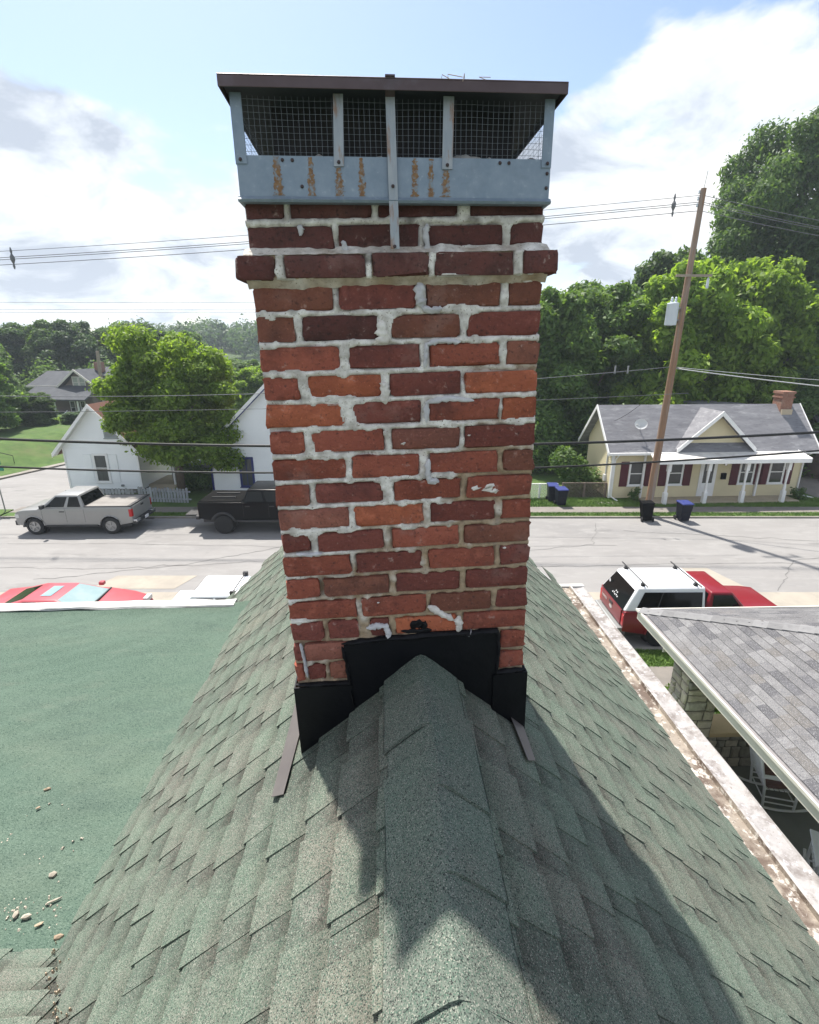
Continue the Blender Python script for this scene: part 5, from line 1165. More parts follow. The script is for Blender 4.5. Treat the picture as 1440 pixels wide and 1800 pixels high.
def truck(name, label, loc, rz, P):
    t = thing(name, label, 'pickup truck', loc, rz)
    F, B, W = P['front'], P['rear'], P['W'] / 2; r = P['r']; xf, xr = P['xf'], P['xr']; zb = P['zb']; zh, zr, zc = P['hood'], P['rail'], P['belt']
    ar = (r * 1.22, r * 1.04)
    prof = [(B, zb + .1), (B, zr - .02), (B + .03, zr)] + [(P['cab_r'], zr), (P['cab_r'] + .01, zc), (P['cab_f'], zc), (P['cab_f'] + .1, zh), (lerp(P['cab_f'], F, .6), zh - .02), (F - .12, zh - .07), (F - .01, zh - .17), (F, zb + .2), (F - .03, zb + .05)]
    low = list(reversed(arch(xf, ar, zb))) + list(reversed(arch(xr, ar, zb)))
    body = MB(); body.prism(prof + low, -W, W, 'y'); bo = body.build('body', P['paint'], t, bevel=0.045, seg=3, smooth=True)
    un = MB(); un.box(B + .15, F - .15, -W + .12, W - .12, zb - .12, zb + .25); un.box(B + .05, F - .1, -W + .25, W - .25, zb, zr - .3); un.build('underbody', mm['bumper_dark'], t)
    for s in (-1, 1):                                   # arch lips
        for cx in (xf, xr):
            a = MB(); pts = [(p[0], s * (W + .004), p[1]) for p in arch(cx, (ar[0] * .99, ar[1]), zb)]; a.tube(pts, .028 * P.get('flare', 1), 6); a.build('wheel_arch', P.get('archm', P['paint']), t, smooth=True)
            ins = MB(); ins.lathe([(ar[0] * .985, -.02), (ar[0] * .985, .02)], 20, 'y', (cx, s * (W - .30), r * 1.02)); ins.build('wheel_well', mm['bumper_dark'], t)
    # cab
    W1 = W - .03; W2 = W - P.get('tumble', .17); x0, x1, x2, x3 = P['cab_r'], P['cab_f'], P['roof_f'], P['roof_r']; zt = P['roof']
    cb = [(x0, -W1, zc - .02), (x1, -W1, zc - .02), (x1, W1, zc - .02), (x0, W1, zc - .02)]; ct = [(x3, -W2, zt), (x2, -W2, zt), (x2, W2, zt), (x3, W2, zt)]
    cm = MB(); cm.hexa(cb, ct); cabo = cm.build('cab', P['paint'], t, bevel=0.05, seg=3, smooth=True)
    gl = P.get('glass', mm['car_glass'])
    Rt = [cb[0], cb[1], ct[1], ct[0]]; Lf = [cb[2], cb[3], ct[3], ct[2]]; Fr = [cb[1], cb[2], ct[2], ct[1]]; Rr = [cb[3], cb[0], ct[0], ct[3]]
    pane(cabo, Fr, .06, .94, .08, .9, gl, name='windscreen'); pane(cabo, Rr, .07, .93, .14, .86, gl, name='rear_window')
    for (a, c) in P['side_win']:
        pane(cabo, Rt, a, c, .12, .86, gl); pane(cabo, Lf, 1 - c, 1 - a, .12, .86, gl)
    for s in (-1, 1):
        for (x, h) in P['doors']:
            MB().box(x - .004, x + .004, s * (W + .0015) - .002, s * (W + .0015) + .002, zb + .14, zc - .04).build('door_seam', mm['bumper_dark'], t)
        for x in P['handles']: MB().box(x - .11, x + .11, s * W - .02, s * W + .022, zc - .18, zc - .135).build('door_handle', mm['bumper_dark'], t, bevel=.008)
        MB().box(x1 - .32, x1 - .18, s * (W + .02), s * (W + .24), zc + .02, zc + .2).build('mirror', P.get('mirror', mm['bumper_dark']), t, bevel=.03)
        MB().box(xr + ar[0] + .08, xf - ar[0] - .08, s * W - .06, s * W + .03, zb - .06, zb + .02).build('running_board', mm['bumper_dark'], t, bevel=.01)
        MB().box(B - .012, B + .12, s * W - (.16 if s > 0 else -.015), s * W + (.015 if s > 0 else .16) - 0, zr - .46, zr - .1).build('tail_light', mm['tail_red'], t, bevel=.02) if True else None
        MB().box(F - .16, F + .01, s * W - (.38 if s > 0 else -.01), s * W + (.01 if s > 0 else .38), zh - .38, zh - .2).build('headlight', mm['lamp_clear'], t, bevel=.02)
        wheel(t, xf, s * (W - .13), r, .26 * P.get('ww', 1), P['rim'], P.get('spokes', 6), P.get('rimf', .62)); wheel(t, xr, s * (W - .13), r, .26 * P.get('ww', 1), P['rim'], P.get('spokes', 6), P.get('rimf', .62))
    MB().box(F - .1, F + .09, -W + .02, W - .02, zb + .0, zb + .24).build('front_bumper', P.get('bump', mm['bumper_dark']), t, bevel=.04)
    bm_ = MB().box(B - .17, B + .03, -W + .03, W - .03, zb + .02, zb + .2).build('rear_bumper', P.get('bump', mm['bumper_dark']), t, bevel=.03)
    MB().box(F - .01, F + .015, -W + .42, W - .42, zb + .28, zh - .24).build('grille', mm['bumper_dark'], t)
    tg = MB().box(B - .03, B - .003, -W + .17, W - .17, zb + .24, zr - .01).build('tailgate', P['paint'], t, bevel=.012)
    MB().box(B - .045, B - .028, -.12, .12, zr - .17, zr - .1).build('tailgate_handle', mm['bumper_dark'], tg)
    MB().box(B - .186, B - .171, -.17, .17, zb + .04, zb + .18).build('number_plate', P.get('plate', mm['plate_white']), bm_)
    MB().box(B - .5, B - .12, -.04, .04, zb - .06, zb + .0).build('hitch', mm['bumper_dark'], t)
    return t, W
# silver extended cab, nose to the left
ts, W = truck('pickup_truck', 'silver extended cab pickup parked across the street by the white house', (-15.37, 22.98, 0), R(181.5),
    dict(front=2.48, rear=-2.72, W=1.98, r=.40, xf=1.72, xr=-1.70, zb=.46, hood=1.20, rail=1.30, belt=1.26, cab_r=-.62, cab_f=1.38, roof_f=.62, roof_r=-.40, roof=1.84, paint=mm['paint_silver'], side_win=[(.06, .38), (.46, .90)], doors=[(.22, 1), (1.28, 1), (-.60, 1)], handles=[.38], rim=mm['rim_silver'], spokes=5, bump=mm['bumper_dark']))
MB().box(-2.68, -.66, -W + .06, W - .06, 1.295, 1.335).build('tonneau_cover', mm['tonneau'], ts, bevel=.015)
MB().box(-2.72, -2.56, -W + .03, W - .03, 1.315, 1.36).build('tailgate_cap', mm['bumper_dark'], ts, bevel=.01)
for s in (-1, 1): MB().box(-2.68, -.64, s * (W - .05) - .03, s * (W - .05) + .03, 1.30, 1.345).build('bed_rail', mm['bumper_dark'], ts)
MB().box(-2.90, -2.72, -W + .03, -W + .42, .56, .70).build('bumper_corner', mm['chrome'], ts, bevel=.03); MB().box(-2.90, -2.72, W - .42, W - .03, .56, .70).build('bumper_corner', mm['chrome'], ts, bevel=.03)
# black lifted crew cab, nose to the right
tb, W = truck('pickup_truck', 'black lifted crew cab pickup parked across the street, half behind the chimney', (-6.65, 23.1, 0), R(0.5),
    dict(front=2.85, rear=-2.95, W=2.0, r=.45, xf=1.80, xr=-1.85, zb=.66, hood=1.42, rail=1.50, belt=1.48, cab_r=-.95, cab_f=1.45, roof_f=.75, roof_r=-.70, roof=2.06, paint=mm['paint_black'], side_win=[(.05, .42), (.48, .92)], doors=[(.25, 1), (1.35, 1), (-.9, 1)], handles=[.4, -.7], rim=mm['rim_dark'], spokes=8, rimf=.68, flare=2.0, archm=mm['bumper_dark'], ww=1.25))
MB().box(-2.9, -1.0, -W + .08, W - .08, 1.50, 1.54).build('tonneau_cover', mm['bin_black'], tb, bevel=.01)
for y in (-.35, .35): MB().box(-2.5, -1.4, y - .04, y + .04, 1.54, 1.60).build('rack_bar', mm['bumper_dark'], tb)
MB().box(-3.75, -2.98, -.55, .55, .72, .80).build('hitch_tray', mm['bumper_dark'], tb, bevel=.01)
# red compact pickup with white topper, nose to the right
tr_, W = truck('pickup_truck', 'red pickup with a white topper and roof bars parked on the near side', (8.55, 13.72, 0), R(0.5),
    dict(front=2.35, rear=-2.5, W=1.78, r=.355, xf=1.55, xr=-1.42, zb=.42, hood=1.08, rail=1.13, belt=1.12, cab_r=-.18, cab_f=1.05, roof_f=.55, roof_r=-.05, roof=1.66, paint=mm['paint_red'], side_win=[(.12, .88)], doors=[(1.0, 1), (-.1, 1)], handles=[.1], rim=mm['rim_silver'], spokes=5, tumble=.16, bump=mm['steel_post'], plate=mm['plate_blue'], mirror=mm['paint_red']))
W1, W2 = W - .02, W - .20
cb = [(-2.52, -W1, 1.12), (-.20, -W1, 1.12), (-.20, W1, 1.12), (-2.52, W1, 1.12)]; ct = [(-2.12, -W2, 1.80), (-.20, -W2, 1.80), (-.20, W2, 1.80), (-2.12, W2, 1.80)]
tp = MB().hexa(cb, ct).build('topper', mm['paint_white'], tr_, bevel=.07, seg=4, smooth=True)
for f_ in ([cb[0], cb[1], ct[1], ct[0]], [cb[2], cb[3], ct[3], ct[2]]):
    a0, a1 = (.13, .95) if f_[0][1] < 0 else (.05, .87)
    w_ = pane(tp, f_, a0, a1, .16, .80, mm['car_glass'], .012); mid = lerp(a0, a1, .32 if f_[0][1] < 0 else .68); pane(w_, f_, mid - .006, mid + .006, .16, .80, mm['bumper_dark'], .016, 'divider')
rg = pane(tp, [cb[3], cb[0], ct[0], ct[3]], .05, .95, .03, .85, mm['car_glass'], .012, 'rear_hatch_glass')
pane(rg, [cb[3], cb[0], ct[0], ct[3]], .80, .90, .55, .72, mm['plate_white'], .016, 'sticker') if False else None
b = MB(); b.lathe([(.0, 0), (.05, 0.0), (.05, -.004)], 14, 'x', (-2.395, .56, 1.44)); st = b.build('round_sticker', mm['plate_white'], tp); 
b = MB(); Rf = [cb[3], cb[0], ct[0], ct[3]]
for k, (u, v) in enumerate([(.40, .18), (.45, .20), (.50, .17), (.55, .19), (.60, .17), (.47, .30), (.53, .29)]): b.add(quad_on(Rf, u, u + .022, v, v + .05, .017), [(0, 1, 2, 3)])
b.build('decal', mm['plate_white'], tp)
for x in (-1.95, -.45):
    rb_ = MB(); rb_.tube([(x, -W + .02, 1.90), (x, W - .02, 1.90)], .018, 6)
    for s in (-1, 1): rb_.hexa([(x - .06, s * .58 - .05, 1.79), (x + .06, s * .58 - .05, 1.79), (x + .06, s * .58 + .05, 1.79), (x - .06, s * .58 + .05, 1.79)], [(x - .025, s * .58 - .03, 1.90), (x + .025, s * .58 - .03, 1.90), (x + .025, s * .58 + .03, 1.90), (x - .025, s * .58 + .03, 1.90)])
    rb_.build('roof_bar', mm['bumper_dark'], tr_)
e_ = MB(); e_.lathe([(.055, -2.531), (.06, -2.535), (.0, -2.537)], 18, 'x', (0, 0, .86)); eo = e_.build('emblem', mm['emblem'], tr_); eo.scale = (1, 1.7, 1)
# lettering on the tailgate
def text(name, body, size, parent, loc, rot, m, ext=0.003):
    cu_ = bpy.data.curves.new(name, 'FONT'); cu_.body = body; cu_.size = size; cu_.extrude = ext; cu_.align_x = 'CENTER'; cu_.align_y = 'CENTER'
    tmp = bpy.data.objects.new(name, cu_); C.objects.link(tmp); dg = bpy.context.evaluated_depsgraph_get(); me = bpy.data.meshes.new_from_object(tmp.evaluated_get(dg)); bpy.data.objects.remove(tmp)
    me.materials.clear(); me.materials.append(m); return obj(name, me, parent, loc=loc, rot=rot)
text('lettering', 'RANGER', .10, tr_, (-2.534, .50, .93), (R(90), 0, R(-90)), mm['emblem'])
text('lettering', 'Ford', .075, tr_, (-2.541, 0, .862), (R(90), 0, R(-90)), mm['plate_white'], .001)
# red coupe and white vehicle beyond the flat roof
def sedan(name, label, cat, loc, rz, paint_, glass, suv=False):
    t = thing(name, label, cat, loc, rz); W = .88; r = .32; xf, xr, zb = 1.35, -1.3, .28; ar = (.38, .33)
    if not suv: prof = [(-2.25, .35), (-2.3, .6), (-2.2, .92), (-1.55, .99), (-1.2, .97), (1.0, .95), (1.75, .82), (2.2, .66), (2.3, .45), (2.22, .28)]
    else: prof = [(-2.0, .35), (-2.02, .6), (-1.95, .86), (1.05, .90), (1.85, .82), (2.2, .7), (2.25, .35)]
    MB().prism(prof + list(reversed(arch(xf, ar, zb))) + list(reversed(arch(xr, ar, zb))), -W, W, 'y').build('body', paint_, t, bevel=.07, seg=4, smooth=True)
    MB().box(-2.1, 2.0, -W + .1, W - .1, .22, .6).build('underbody', mm['bumper_dark'], t)
    if not suv: cb = [(-1.75, -.80, .95), (1.05, -.80, .93), (1.05, .80, .93), (-1.75, .80, .95)]; ct = [(-.75, -.60, 1.24), (.18, -.60, 1.24), (.18, .60, 1.24), (-.75, .60, 1.24)]
    else: cb = [(-1.35, -.84, .86), (1.1, -.84, .88), (1.1, .84, .88), (-1.35, .84, .86)]; ct = [(-.95, -.68, 1.45), (.35, -.68, 1.45), (.35, .68, 1.45), (-.95, .68, 1.45)]
    cab = MB().hexa(cb, ct).build('cab', paint_, t, bevel=.06, seg=4, smooth=True)
    pane(cab, [cb[1], cb[2], ct[2], ct[1]], .05, .95, .04, .93, glass, .008, 'windscreen'); pane(cab, [cb[3], cb[0], ct[0], ct[3]], .12, .88, .30, .92, mm['car_glass'], .008, 'rear_window')
    for f_, fl in (([cb[0], cb[1], ct[1], ct[0]], 0), ([cb[2], cb[3], ct[3], ct[2]], 1)):
        for (a, c) in ((.16, .48), (.52, .86)): pane(cab, f_, a if not fl else 1 - c, c if not fl else 1 - a, .12, .86, mm['car_glass'], .008)
    if not suv: pane(cab, [ct[0], ct[1], ct[2], ct[3]], .38, .72, .22, .78, glass, .012, 'sunroof')
    b = MB(); b.tube([(cb[1][0] - .02, -.8, .945), (cb[1][0] + .03, 0, .96), (cb[1][0] - .02, .8, .945)], .03, 6); b.build('wiper_cowl', mm['bumper_dark'], t)
    for s in (-1, 1):
        MB().box(.62, .78, s * .84, s * 1.0, 1.0, 1.12).build('mirror', paint_, t, bevel=.03); MB().box(2.12, 2.27, s * .5, s * .84, .58, .72).build('headlight', mm['lamp_clear'], t, bevel=.02); MB().box(-2.3 + (.30 if suv else 0), -2.2 + (.30 if suv else 0), s * .45, s * .85, .68 - (.08 if suv else 0), .84 - (.08 if suv else 0)).build('tail_light', mm['tail_red'], t, bevel=.02)
        for x in (xf, xr): wheel(t, x, s * .76, r, .2, mm['rim_silver'], 5)
    return t
sedan('red_car', 'faded red coupe with glass sunroof parked beyond the flat roof edge', 'car', (-10.5, 13.9, 0), R(1), mm['paint_red_faded'], mm['car_glass_pale'])
sv = sedan('white_car', 'white car with a roof bar, just showing above the flat roof edge', 'car', (-5.35, 13.9, 0), R(1), mm['paint_white'], mm['car_glass_pale'], True)
rb_ = MB(); rb_.tube([(.25, -.72, 1.53), (.25, .72, 1.53)], .018, 6)
for s in (-1, 1): rb_.box(.18, .32, s * .66 - .05, s * .66 + .05, 1.43, 1.57)
rb_.build('roof_bar', mm['bumper_dark'], sv)

# ---------------------------------------------------------------- bins, poles, sign, wires
def bin_(name, label, loc, rz, body, lid, tilt=0.0):
    t = thing(name, label, 'wheelie bin', loc, rz, 'wheelie bins across the street'); t.rotation_euler = (0, tilt, rz); t.scale = (.88, .88, .9)
    b = MB(); b.hexa([(-.24, -.24, .06), (.24, -.24, .06), (.24, .26, .06), (-.24, .26, .06)], [(-.31, -.34, 1.0), (.31, -.34, 1.0), (.31, .34, 1.0), (-.31, .34, 1.0)]); b.build('body', body, t, bevel=.03)
    l = MB(); l.hexa([(-.34, -.38, 1.0), (.34, -.38, 1.0), (.34, .38, 1.02), (-.34, .38, 1.02)], [(-.31, -.34, 1.06), (.31, -.34, 1.06), (.31, .34, 1.10), (-.31, .34, 1.10)]); l.build('lid', lid, t, bevel=.02)
    h = MB(); h.tube([(-.25, .44, 1.0), (.25, .44, 1.0)], .02, 6); h.build('handle', body, t)
    for s in (-1, 1): w = MB(); w.lathe([(.12, -.04), (.13, -.02), (.13, .02), (.12, .04)], 14, 'x', (s * .29, .26, .13)); w.build('wheel', mm['tyre'], t)
    MB().box(-.12, .12, -.335, -.315, .55, .6).build('grip_bar', body, t)
    return t
bin_('wheelie_bin', 'navy bin with blue lid beside the lattice fence, nearer of the pair', (8.1, 26.25, .07), R(4), mm['bin_navy'], mm['bin_blue_lid'])
bin_('wheelie_bin', 'navy bin with blue lid tucked behind the other at the lattice fence', (7.85, 27.05, .07), R(-4), mm['bin_navy'], mm['bin_blue_lid'])
bin_('wheelie_bin', 'navy bin with blue lid standing alone at the kerb by the porch', (13.5, 23.95, .0), R(3), mm['bin_navy'], mm['bin_blue_lid'])
bin_('wheelie_bin', 'black bin leaning at the foot of the utility pole', (11.72, 24.0, .0), R(172), mm['bin_black'], mm['bin_black'], R(4))
def sag(p, q, s, n=26): return [Vector(p).lerp(Vector(q), k / n) - Vector((0, 0, 4 * s * (k / n) * (1 - k / n))) for k in range(n + 1)]
pole = thing('utility_pole', 'tall leaning wooden utility pole with transformer by the cream house', 'utility pole', (12.12, 24.78, 0))
TOP = Vector((.30, 0, 14.55))
def onp(z, dx=0, dy=0): return (TOP.x * z / TOP.z + dx, dy, z)
MB().tube([onp(-.3), onp(4), onp(9), onp(14.55)], [.19, .17, .145, .115], 12).build('pole', mm['pole_wood'], pole, smooth=True)
MB().tube([onp(14.5), onp(15.2, .05)], .012, 5).build('lightning_rod', mm['steel_post'], pole)
tf = MB(); c = onp(9.6, -.46); tf.lathe([(.02, -.50), (.24, -.48), (.25, -.45), (.25, .40), (.26, .42), (.24, .46), (.05, .50)], 18, 'z', c); tfo = tf.build('transformer', mm['transformer_grey'], pole, smooth=True)
b = MB()
for dx, dy in ((-.08, 0), (.12, .05)): b.lathe([(.05, .48), (.07, .52), (.045, .56), (.065, .60), (.04, .64), (.055, .68), (.02, .72)], 10, 'z', (c[0] + dx, c[1] + dy, c[2]))
b.build('bushing', mm['transformer_grey'], tfo, smooth=True); b = MB(); b.box(c[0] + .2, c[0] + .38, -.05, .05, c[2] + .2, c[2] + .28); b.box(c[0] + .2, c[0] + .38, -.05, .05, c[2] - .3, c[2] - .22); b.build('bracket', mm['steel_post'], tfo)
b = MB(); b.box(*[v for v in (onp(11.2)[0] - .62, onp(11.2)[0] + .95)], -.18, -.10, 11.12, 11.22); cr_ = b.build('crossarm', mm['pole_grey'], pole); cr_.rotation_euler = (0, R(0), 0)
b = MB(); b.lathe([(.05, 0), (.06, .05), (.05, .38), (.03, .42)], 10, 'z', (1.05, -.14, 10.65)); b.tube([(1.05, -.14, 11.05), (1.0, -.14, 11.2)], .015, 5); b.build('cutout_switch', mm['transformer_grey'], pole)
for z in (14.35, 14.1, 13.85): MB().lathe([(.03, 0), (.05, .04), (.03, .08), (.05, .12), (.02, .15)], 8, 'z', onp(z, -.16)).build('insulator', mm['transformer_grey'], pole)
PX, PY = 12.12, 24.78
def wire(label, pts, r, m, name='overhead_wire'):
    b = MB(); b.tube(pts, r, 5); o = b.build(name, m, smooth='all'); tag(o, label, 'wire', 'overhead wires'); return o
pw = lambda z, dx=0: (PX + TOP.x * z / TOP.z + dx, PY, z)
def through(p, q, s): return sag(p, q, s, 40)
for i, (z, zl, lab) in enumerate([(14.3, 11.6, 'topmost thin wire sloping down left from the top of the utility pole'), (14.05, 11.35, 'upper of the spaced pair of wires below the pole top'), (13.97, 11.27, 'middle wire of the spaced bundle below the pole top'), (13.72, 11.08, 'lowest wire of the spaced bundle below the pole top')]):
    A_ = Vector(pw(z)); B_ = Vector((-30, PY, zl)); M_ = [A_.lerp(B_, k / 60) - Vector((0, 0, .28 * math.sin(math.pi * k / 60))) for k in range(61)]
    wire(lab, M_, .014 if i else .011, mm['cable_grey'])
    wire(lab.replace('sloping down left from', 'running right from') if i == 0 else lab.replace('below the pole top', 'running right of the pole'), sag(pw(z), (PX + 32, PY + 3, z - 2.2), .8), .013, mm['cable_grey'])
for x in (11.25, -17.4):
    q = (PX - x) / (PX + 30); zc = 14.0 + (11.3 - 14.0) * q; s_ = MB()
    dz_ = .28 * math.sin(math.pi * q); s_.lathe([(.02, -.42), (.05, -.3), (.03, -.2), (.09, -.05), (.09, .08), (.03, .2), (.05, .3), (.02, .45)], 8, 'z', (x, PY, zc - dz_ - .02)); o = s_.build('cable_spacer', mm['cable_grey']); tag(o, 'cable spacer clipped on the upper wires, %s' % ('beside the utility pole' if x > 0 else 'at the far left of the sky'), 'cable spacer', 'cable spacers')
for i, (z0, z1, y) in enumerate([(11.9, 12.35, 46), (11.4, 11.7, 46), (11.15, 11.5, 46)]):
    wire(['upper', 'middle', 'lower'][i] + ' of three distant thin wires crossing low in the sky', sag((-70, y, z0), (60, y, z1), .5, 40), .014, mm['cable_grey'])
Y2 = 11.6
wire('upper thick black cable crossing in front of the houses', [(x, Y2, 6.10 + .0036 * (x + 2.2) ** 2 - .0 ) for x in np.linspace(-26, 26, 60)] if 0 else [(x, Y2, 6.08 + .0028 * (x + 1.5) ** 2) for x in np.linspace(-24, 24, 60)], .032, mm['cable_black'], 'overhead_cable')
wire('lower thick black cable crossing in front of the houses', [(x, Y2, 5.46 + .0034 * (x + 3.0) ** 2) for x in np.linspace(-24, 24, 60)], .024, mm['cable_black'], 'overhead_cable')
wire('service wire with splices running left from low on the utility pole', sag(pw(7.3), (-28, PY, 6.2), .7), .016, mm['cable_grey'])
wire('pale service cable running right from low on the utility pole', sag(pw(7.25), (30, 16, 5.9), .3), .022, mm['cable_pale'])
wire('thinner pale cable above the pale service cable, right of the pole', sag(pw(7.3), (32, 20, 6.3), .25), .012, mm['cable_pale'])
wire('thin drop wire running down from the pole to the cream house gable', sag(pw(7.0), (11.2, 28.2, 4.3), .3), .012, mm['cable_black'])
wire('thin wire crossing the middle of the bright green tree', sag((-30, 21, 5.75), (12, 22.5, 6.3), .35), .010, mm['cable_grey'])
for x in (9.6, 10.2): o = MB().box(x - .03, x + .03, PY - .03, PY + .03, 7.0, 7.35).build('wire_splice', mm['steel_post']); tag(o, 'small grey splice hanging on the service wire, %s' % ('left one' if x < 10 else 'right one'), 'splice', 'wire splices')
p2_ = thing('utility_pole', 'short grey utility pole behind the white corner house', 'utility pole', (-29.4, 50, 0)); MB().tube([(0, 0, 0), (.12, 0, 4), (.3, 0, 7.7)], [.2, .17, .15], 10).build('pole', mm['pole_grey'], p2_, smooth=True)
MB().box(-.3, .9, -.05, .05, 5.0, 5.1).build('crossarm', mm['pole_grey'], p2_)
sg = thing('street_sign', 'green street name sign on a thin post at the left corner', 'street sign', (-21.0, 25.3, 0)); MB().tube([(0, 0, 0), (-.03, 0, 2.25)], .03, 6).build('post', mm['steel_post'], sg); MB().box(-.5, .45, -.012, .012, 2.2, 2.42).build('sign_plate', mm['sign_green'], sg); MB().box(-.012, .012, -.45, .45, 2.44, 2.66).build('sign_plate', mm['sign_green'], sg)
# ---------------------------------------------------------------- trees
def leaf_mesh(name, lobes, n, size, m, seed, shell=0.55, droop=0.0, aspect=0.5):
    rg = np.random.default_rng(seed)
    vol = np.array([l[3] * l[4] * l[5] for l in lobes]) ** 0.72; pick_ = rg.choice(len(lobes), n, p=vol / vol.sum())
    Lb = np.array(lobes)[pick_]
    d = rg.normal(size=(n, 3)); d /= np.linalg.norm(d, axis=1)[:, None]
    rad = (shell + (1 - shell) * rg.random(n) ** 0.6) * (1 + 0.12 * rg.normal(size=n))
    # clumps: jitter the radius by direction so that the outline is uneven
    cl = np.sin(d[:, 0] * 7 + Lb[:, 0] * 3) * np.sin(d[:, 1] * 6 + Lb[:, 1] * 2) * np.sin(d[:, 2] * 7 + 1.3 * Lb[:, 2]); rad *= 1 + 0.16 * cl
    keep = rg.random(n) < (0.70 + 0.55 * cl + 0.2); 
    P = Lb[:, :3] + d * rad[:, None] * Lb[:, 3:6]; P, d, cl = P[keep], d[keep], cl[keep]; n = len(P)
    nrm = d * 0.75 + rg.normal(size=(n, 3)) * 0.65 + np.array([0, 0, 0.45]); nrm /= np.linalg.norm(nrm, axis=1)[:, None]
    a = np.cross(nrm, rg.normal(size=(n, 3))); a[:, 2] -= droop; a -= nrm * (a * nrm).sum(1)[:, None]; a /= np.linalg.norm(a, axis=1)[:, None]; b = np.cross(nrm, a)
    s = size * (0.6 + 0.8 * rg.random(n))[:, None]
    V = np.stack([P - a * s, P + b * s * aspect + nrm * s * 0.12, P + a * s * 1.1 - nrm * s * 0.1, P - b * s * aspect + nrm * s * 0.12], 1).reshape(-1, 3)
    me = bpy.data.meshes.new(name); me.vertices.add(4 * n); me.vertices.foreach_set('co', V.ravel().astype(np.float32))
    me.loops.add(4 * n); me.loops.foreach_set('vertex_index', np.arange(4 * n, dtype=np.int32)); me.polygons.add(n)
    me.polygons.foreach_set('loop_start', np.arange(0, 4 * n, 4, dtype=np.int32)); me.polygons.foreach_set('loop_total', np.full(n, 4, dtype=np.int32))
    at = me.attributes.new('tint', 'FLOAT', 'FACE'); at.data.foreach_set('value', np.clip(rg.normal(0.45, 0.28, n), 0, 1).astype(np.float32))
    me.materials.append(m); me.update(); me.validate(); return me
def lobes_for(seed, w, h, z0, k, rmin=.16, rmax=.30, squash=.75):
    rr = random.Random(seed); out = []
    for i in range(k):
        f = (i + .5) / k; z = z0 + h * (0.06 + 0.86 * f); env = math.sin(math.pi * min(1, (0.20 + 0.74 * f))) ** .6
        a = i * 2.399 + rr.uniform(-.5, .5); q = rr.uniform(.55, .95) * w * env
        r = rr.uniform(rmin, rmax) * w * (0.75 + .35 * env); out.append((q * math.cos(a), q * math.sin(a), z, r, r, r * squash))
    for zf in (.3, .5, .7): out.append((0, 0, z0 + h * zf, w * .5, w * .5, h * .2))
    return out
def trunk_mesh(name, h, r, seed, reach, n=6):
    rr = random.Random(seed); b = MB(); b.tube([(0, 0, -.2), (rr.gauss(0, .05), rr.gauss(0, .05), h * .3), (rr.gauss(0, .12), rr.gauss(0, .12), h * .6), (rr.gauss(0, .2), rr.gauss(0, .2), h * .92)], [r * 1.25, r, r * .7, r * .2], 9)
    for k in range(n):
        a = k * 2.4 + rr.random(); z = h * rr.uniform(.28, .62); L_ = reach * rr.uniform(.6, .95)
        b.tube([(0, 0, z), (L_ * .45 * math.cos(a), L_ * .45 * math.sin(a), z + L_ * .35), (L_ * math.cos(a), L_ * math.sin(a), z + L_ * .75)], [r * .5, r * .32, r * .08], 6)
    return b.mesh(name, mm['bark'], smooth='all')
def tree(name, label, loc, crown, trunk, group, rz=0.0, sc=(1, 1, 1), cat='tree'):
    t = thing(name, label, cat, loc, rz, group); t.scale = sc; obj('trunk', trunk, t); obj('crown', crown, t); return t
# bright green tree between the white houses
rr_ = random.Random(12); lb = [(0, 0, 5.0, 2.3, 2.1, 1.9), (.3, -.5, 3.2, 2.2, 1.6, 1.1), (1.1, 0, 6.6, 1.3, 1.2, 1.2), (-1.3, -.2, 6.3, 1.2, 1.2, 1.2)]
for i in range(34):
    f = (i + .5) / 34; z = 2.35 + 5.9 * f; env = math.sin(math.pi * (0.26 + .66 * f)) ** .55; a_ = i * 2.399 + rr_.uniform(-.4, .4); q = rr_.uniform(.72, 1.06) * 3.15 * env
    r_ = rr_.uniform(.5, 1.15); lb.append((q * math.cos(a_) + (.25 if z < 4 else 0), .8 * q * math.sin(a_), z + rr_.uniform(-.3, .3), r_ * 1.1, r_ * 1.1, r_ * .72))
tree('broad_tree', 'bright green broad tree between the two white houses', (-13.1, 28.4, 0), leaf_mesh('crown', lb, 72000, .11, mm['leaf_bright'], 1, .45, .5), trunk_mesh('trunk', 7.0, .2, 3, 2.6), 'street trees', 0)
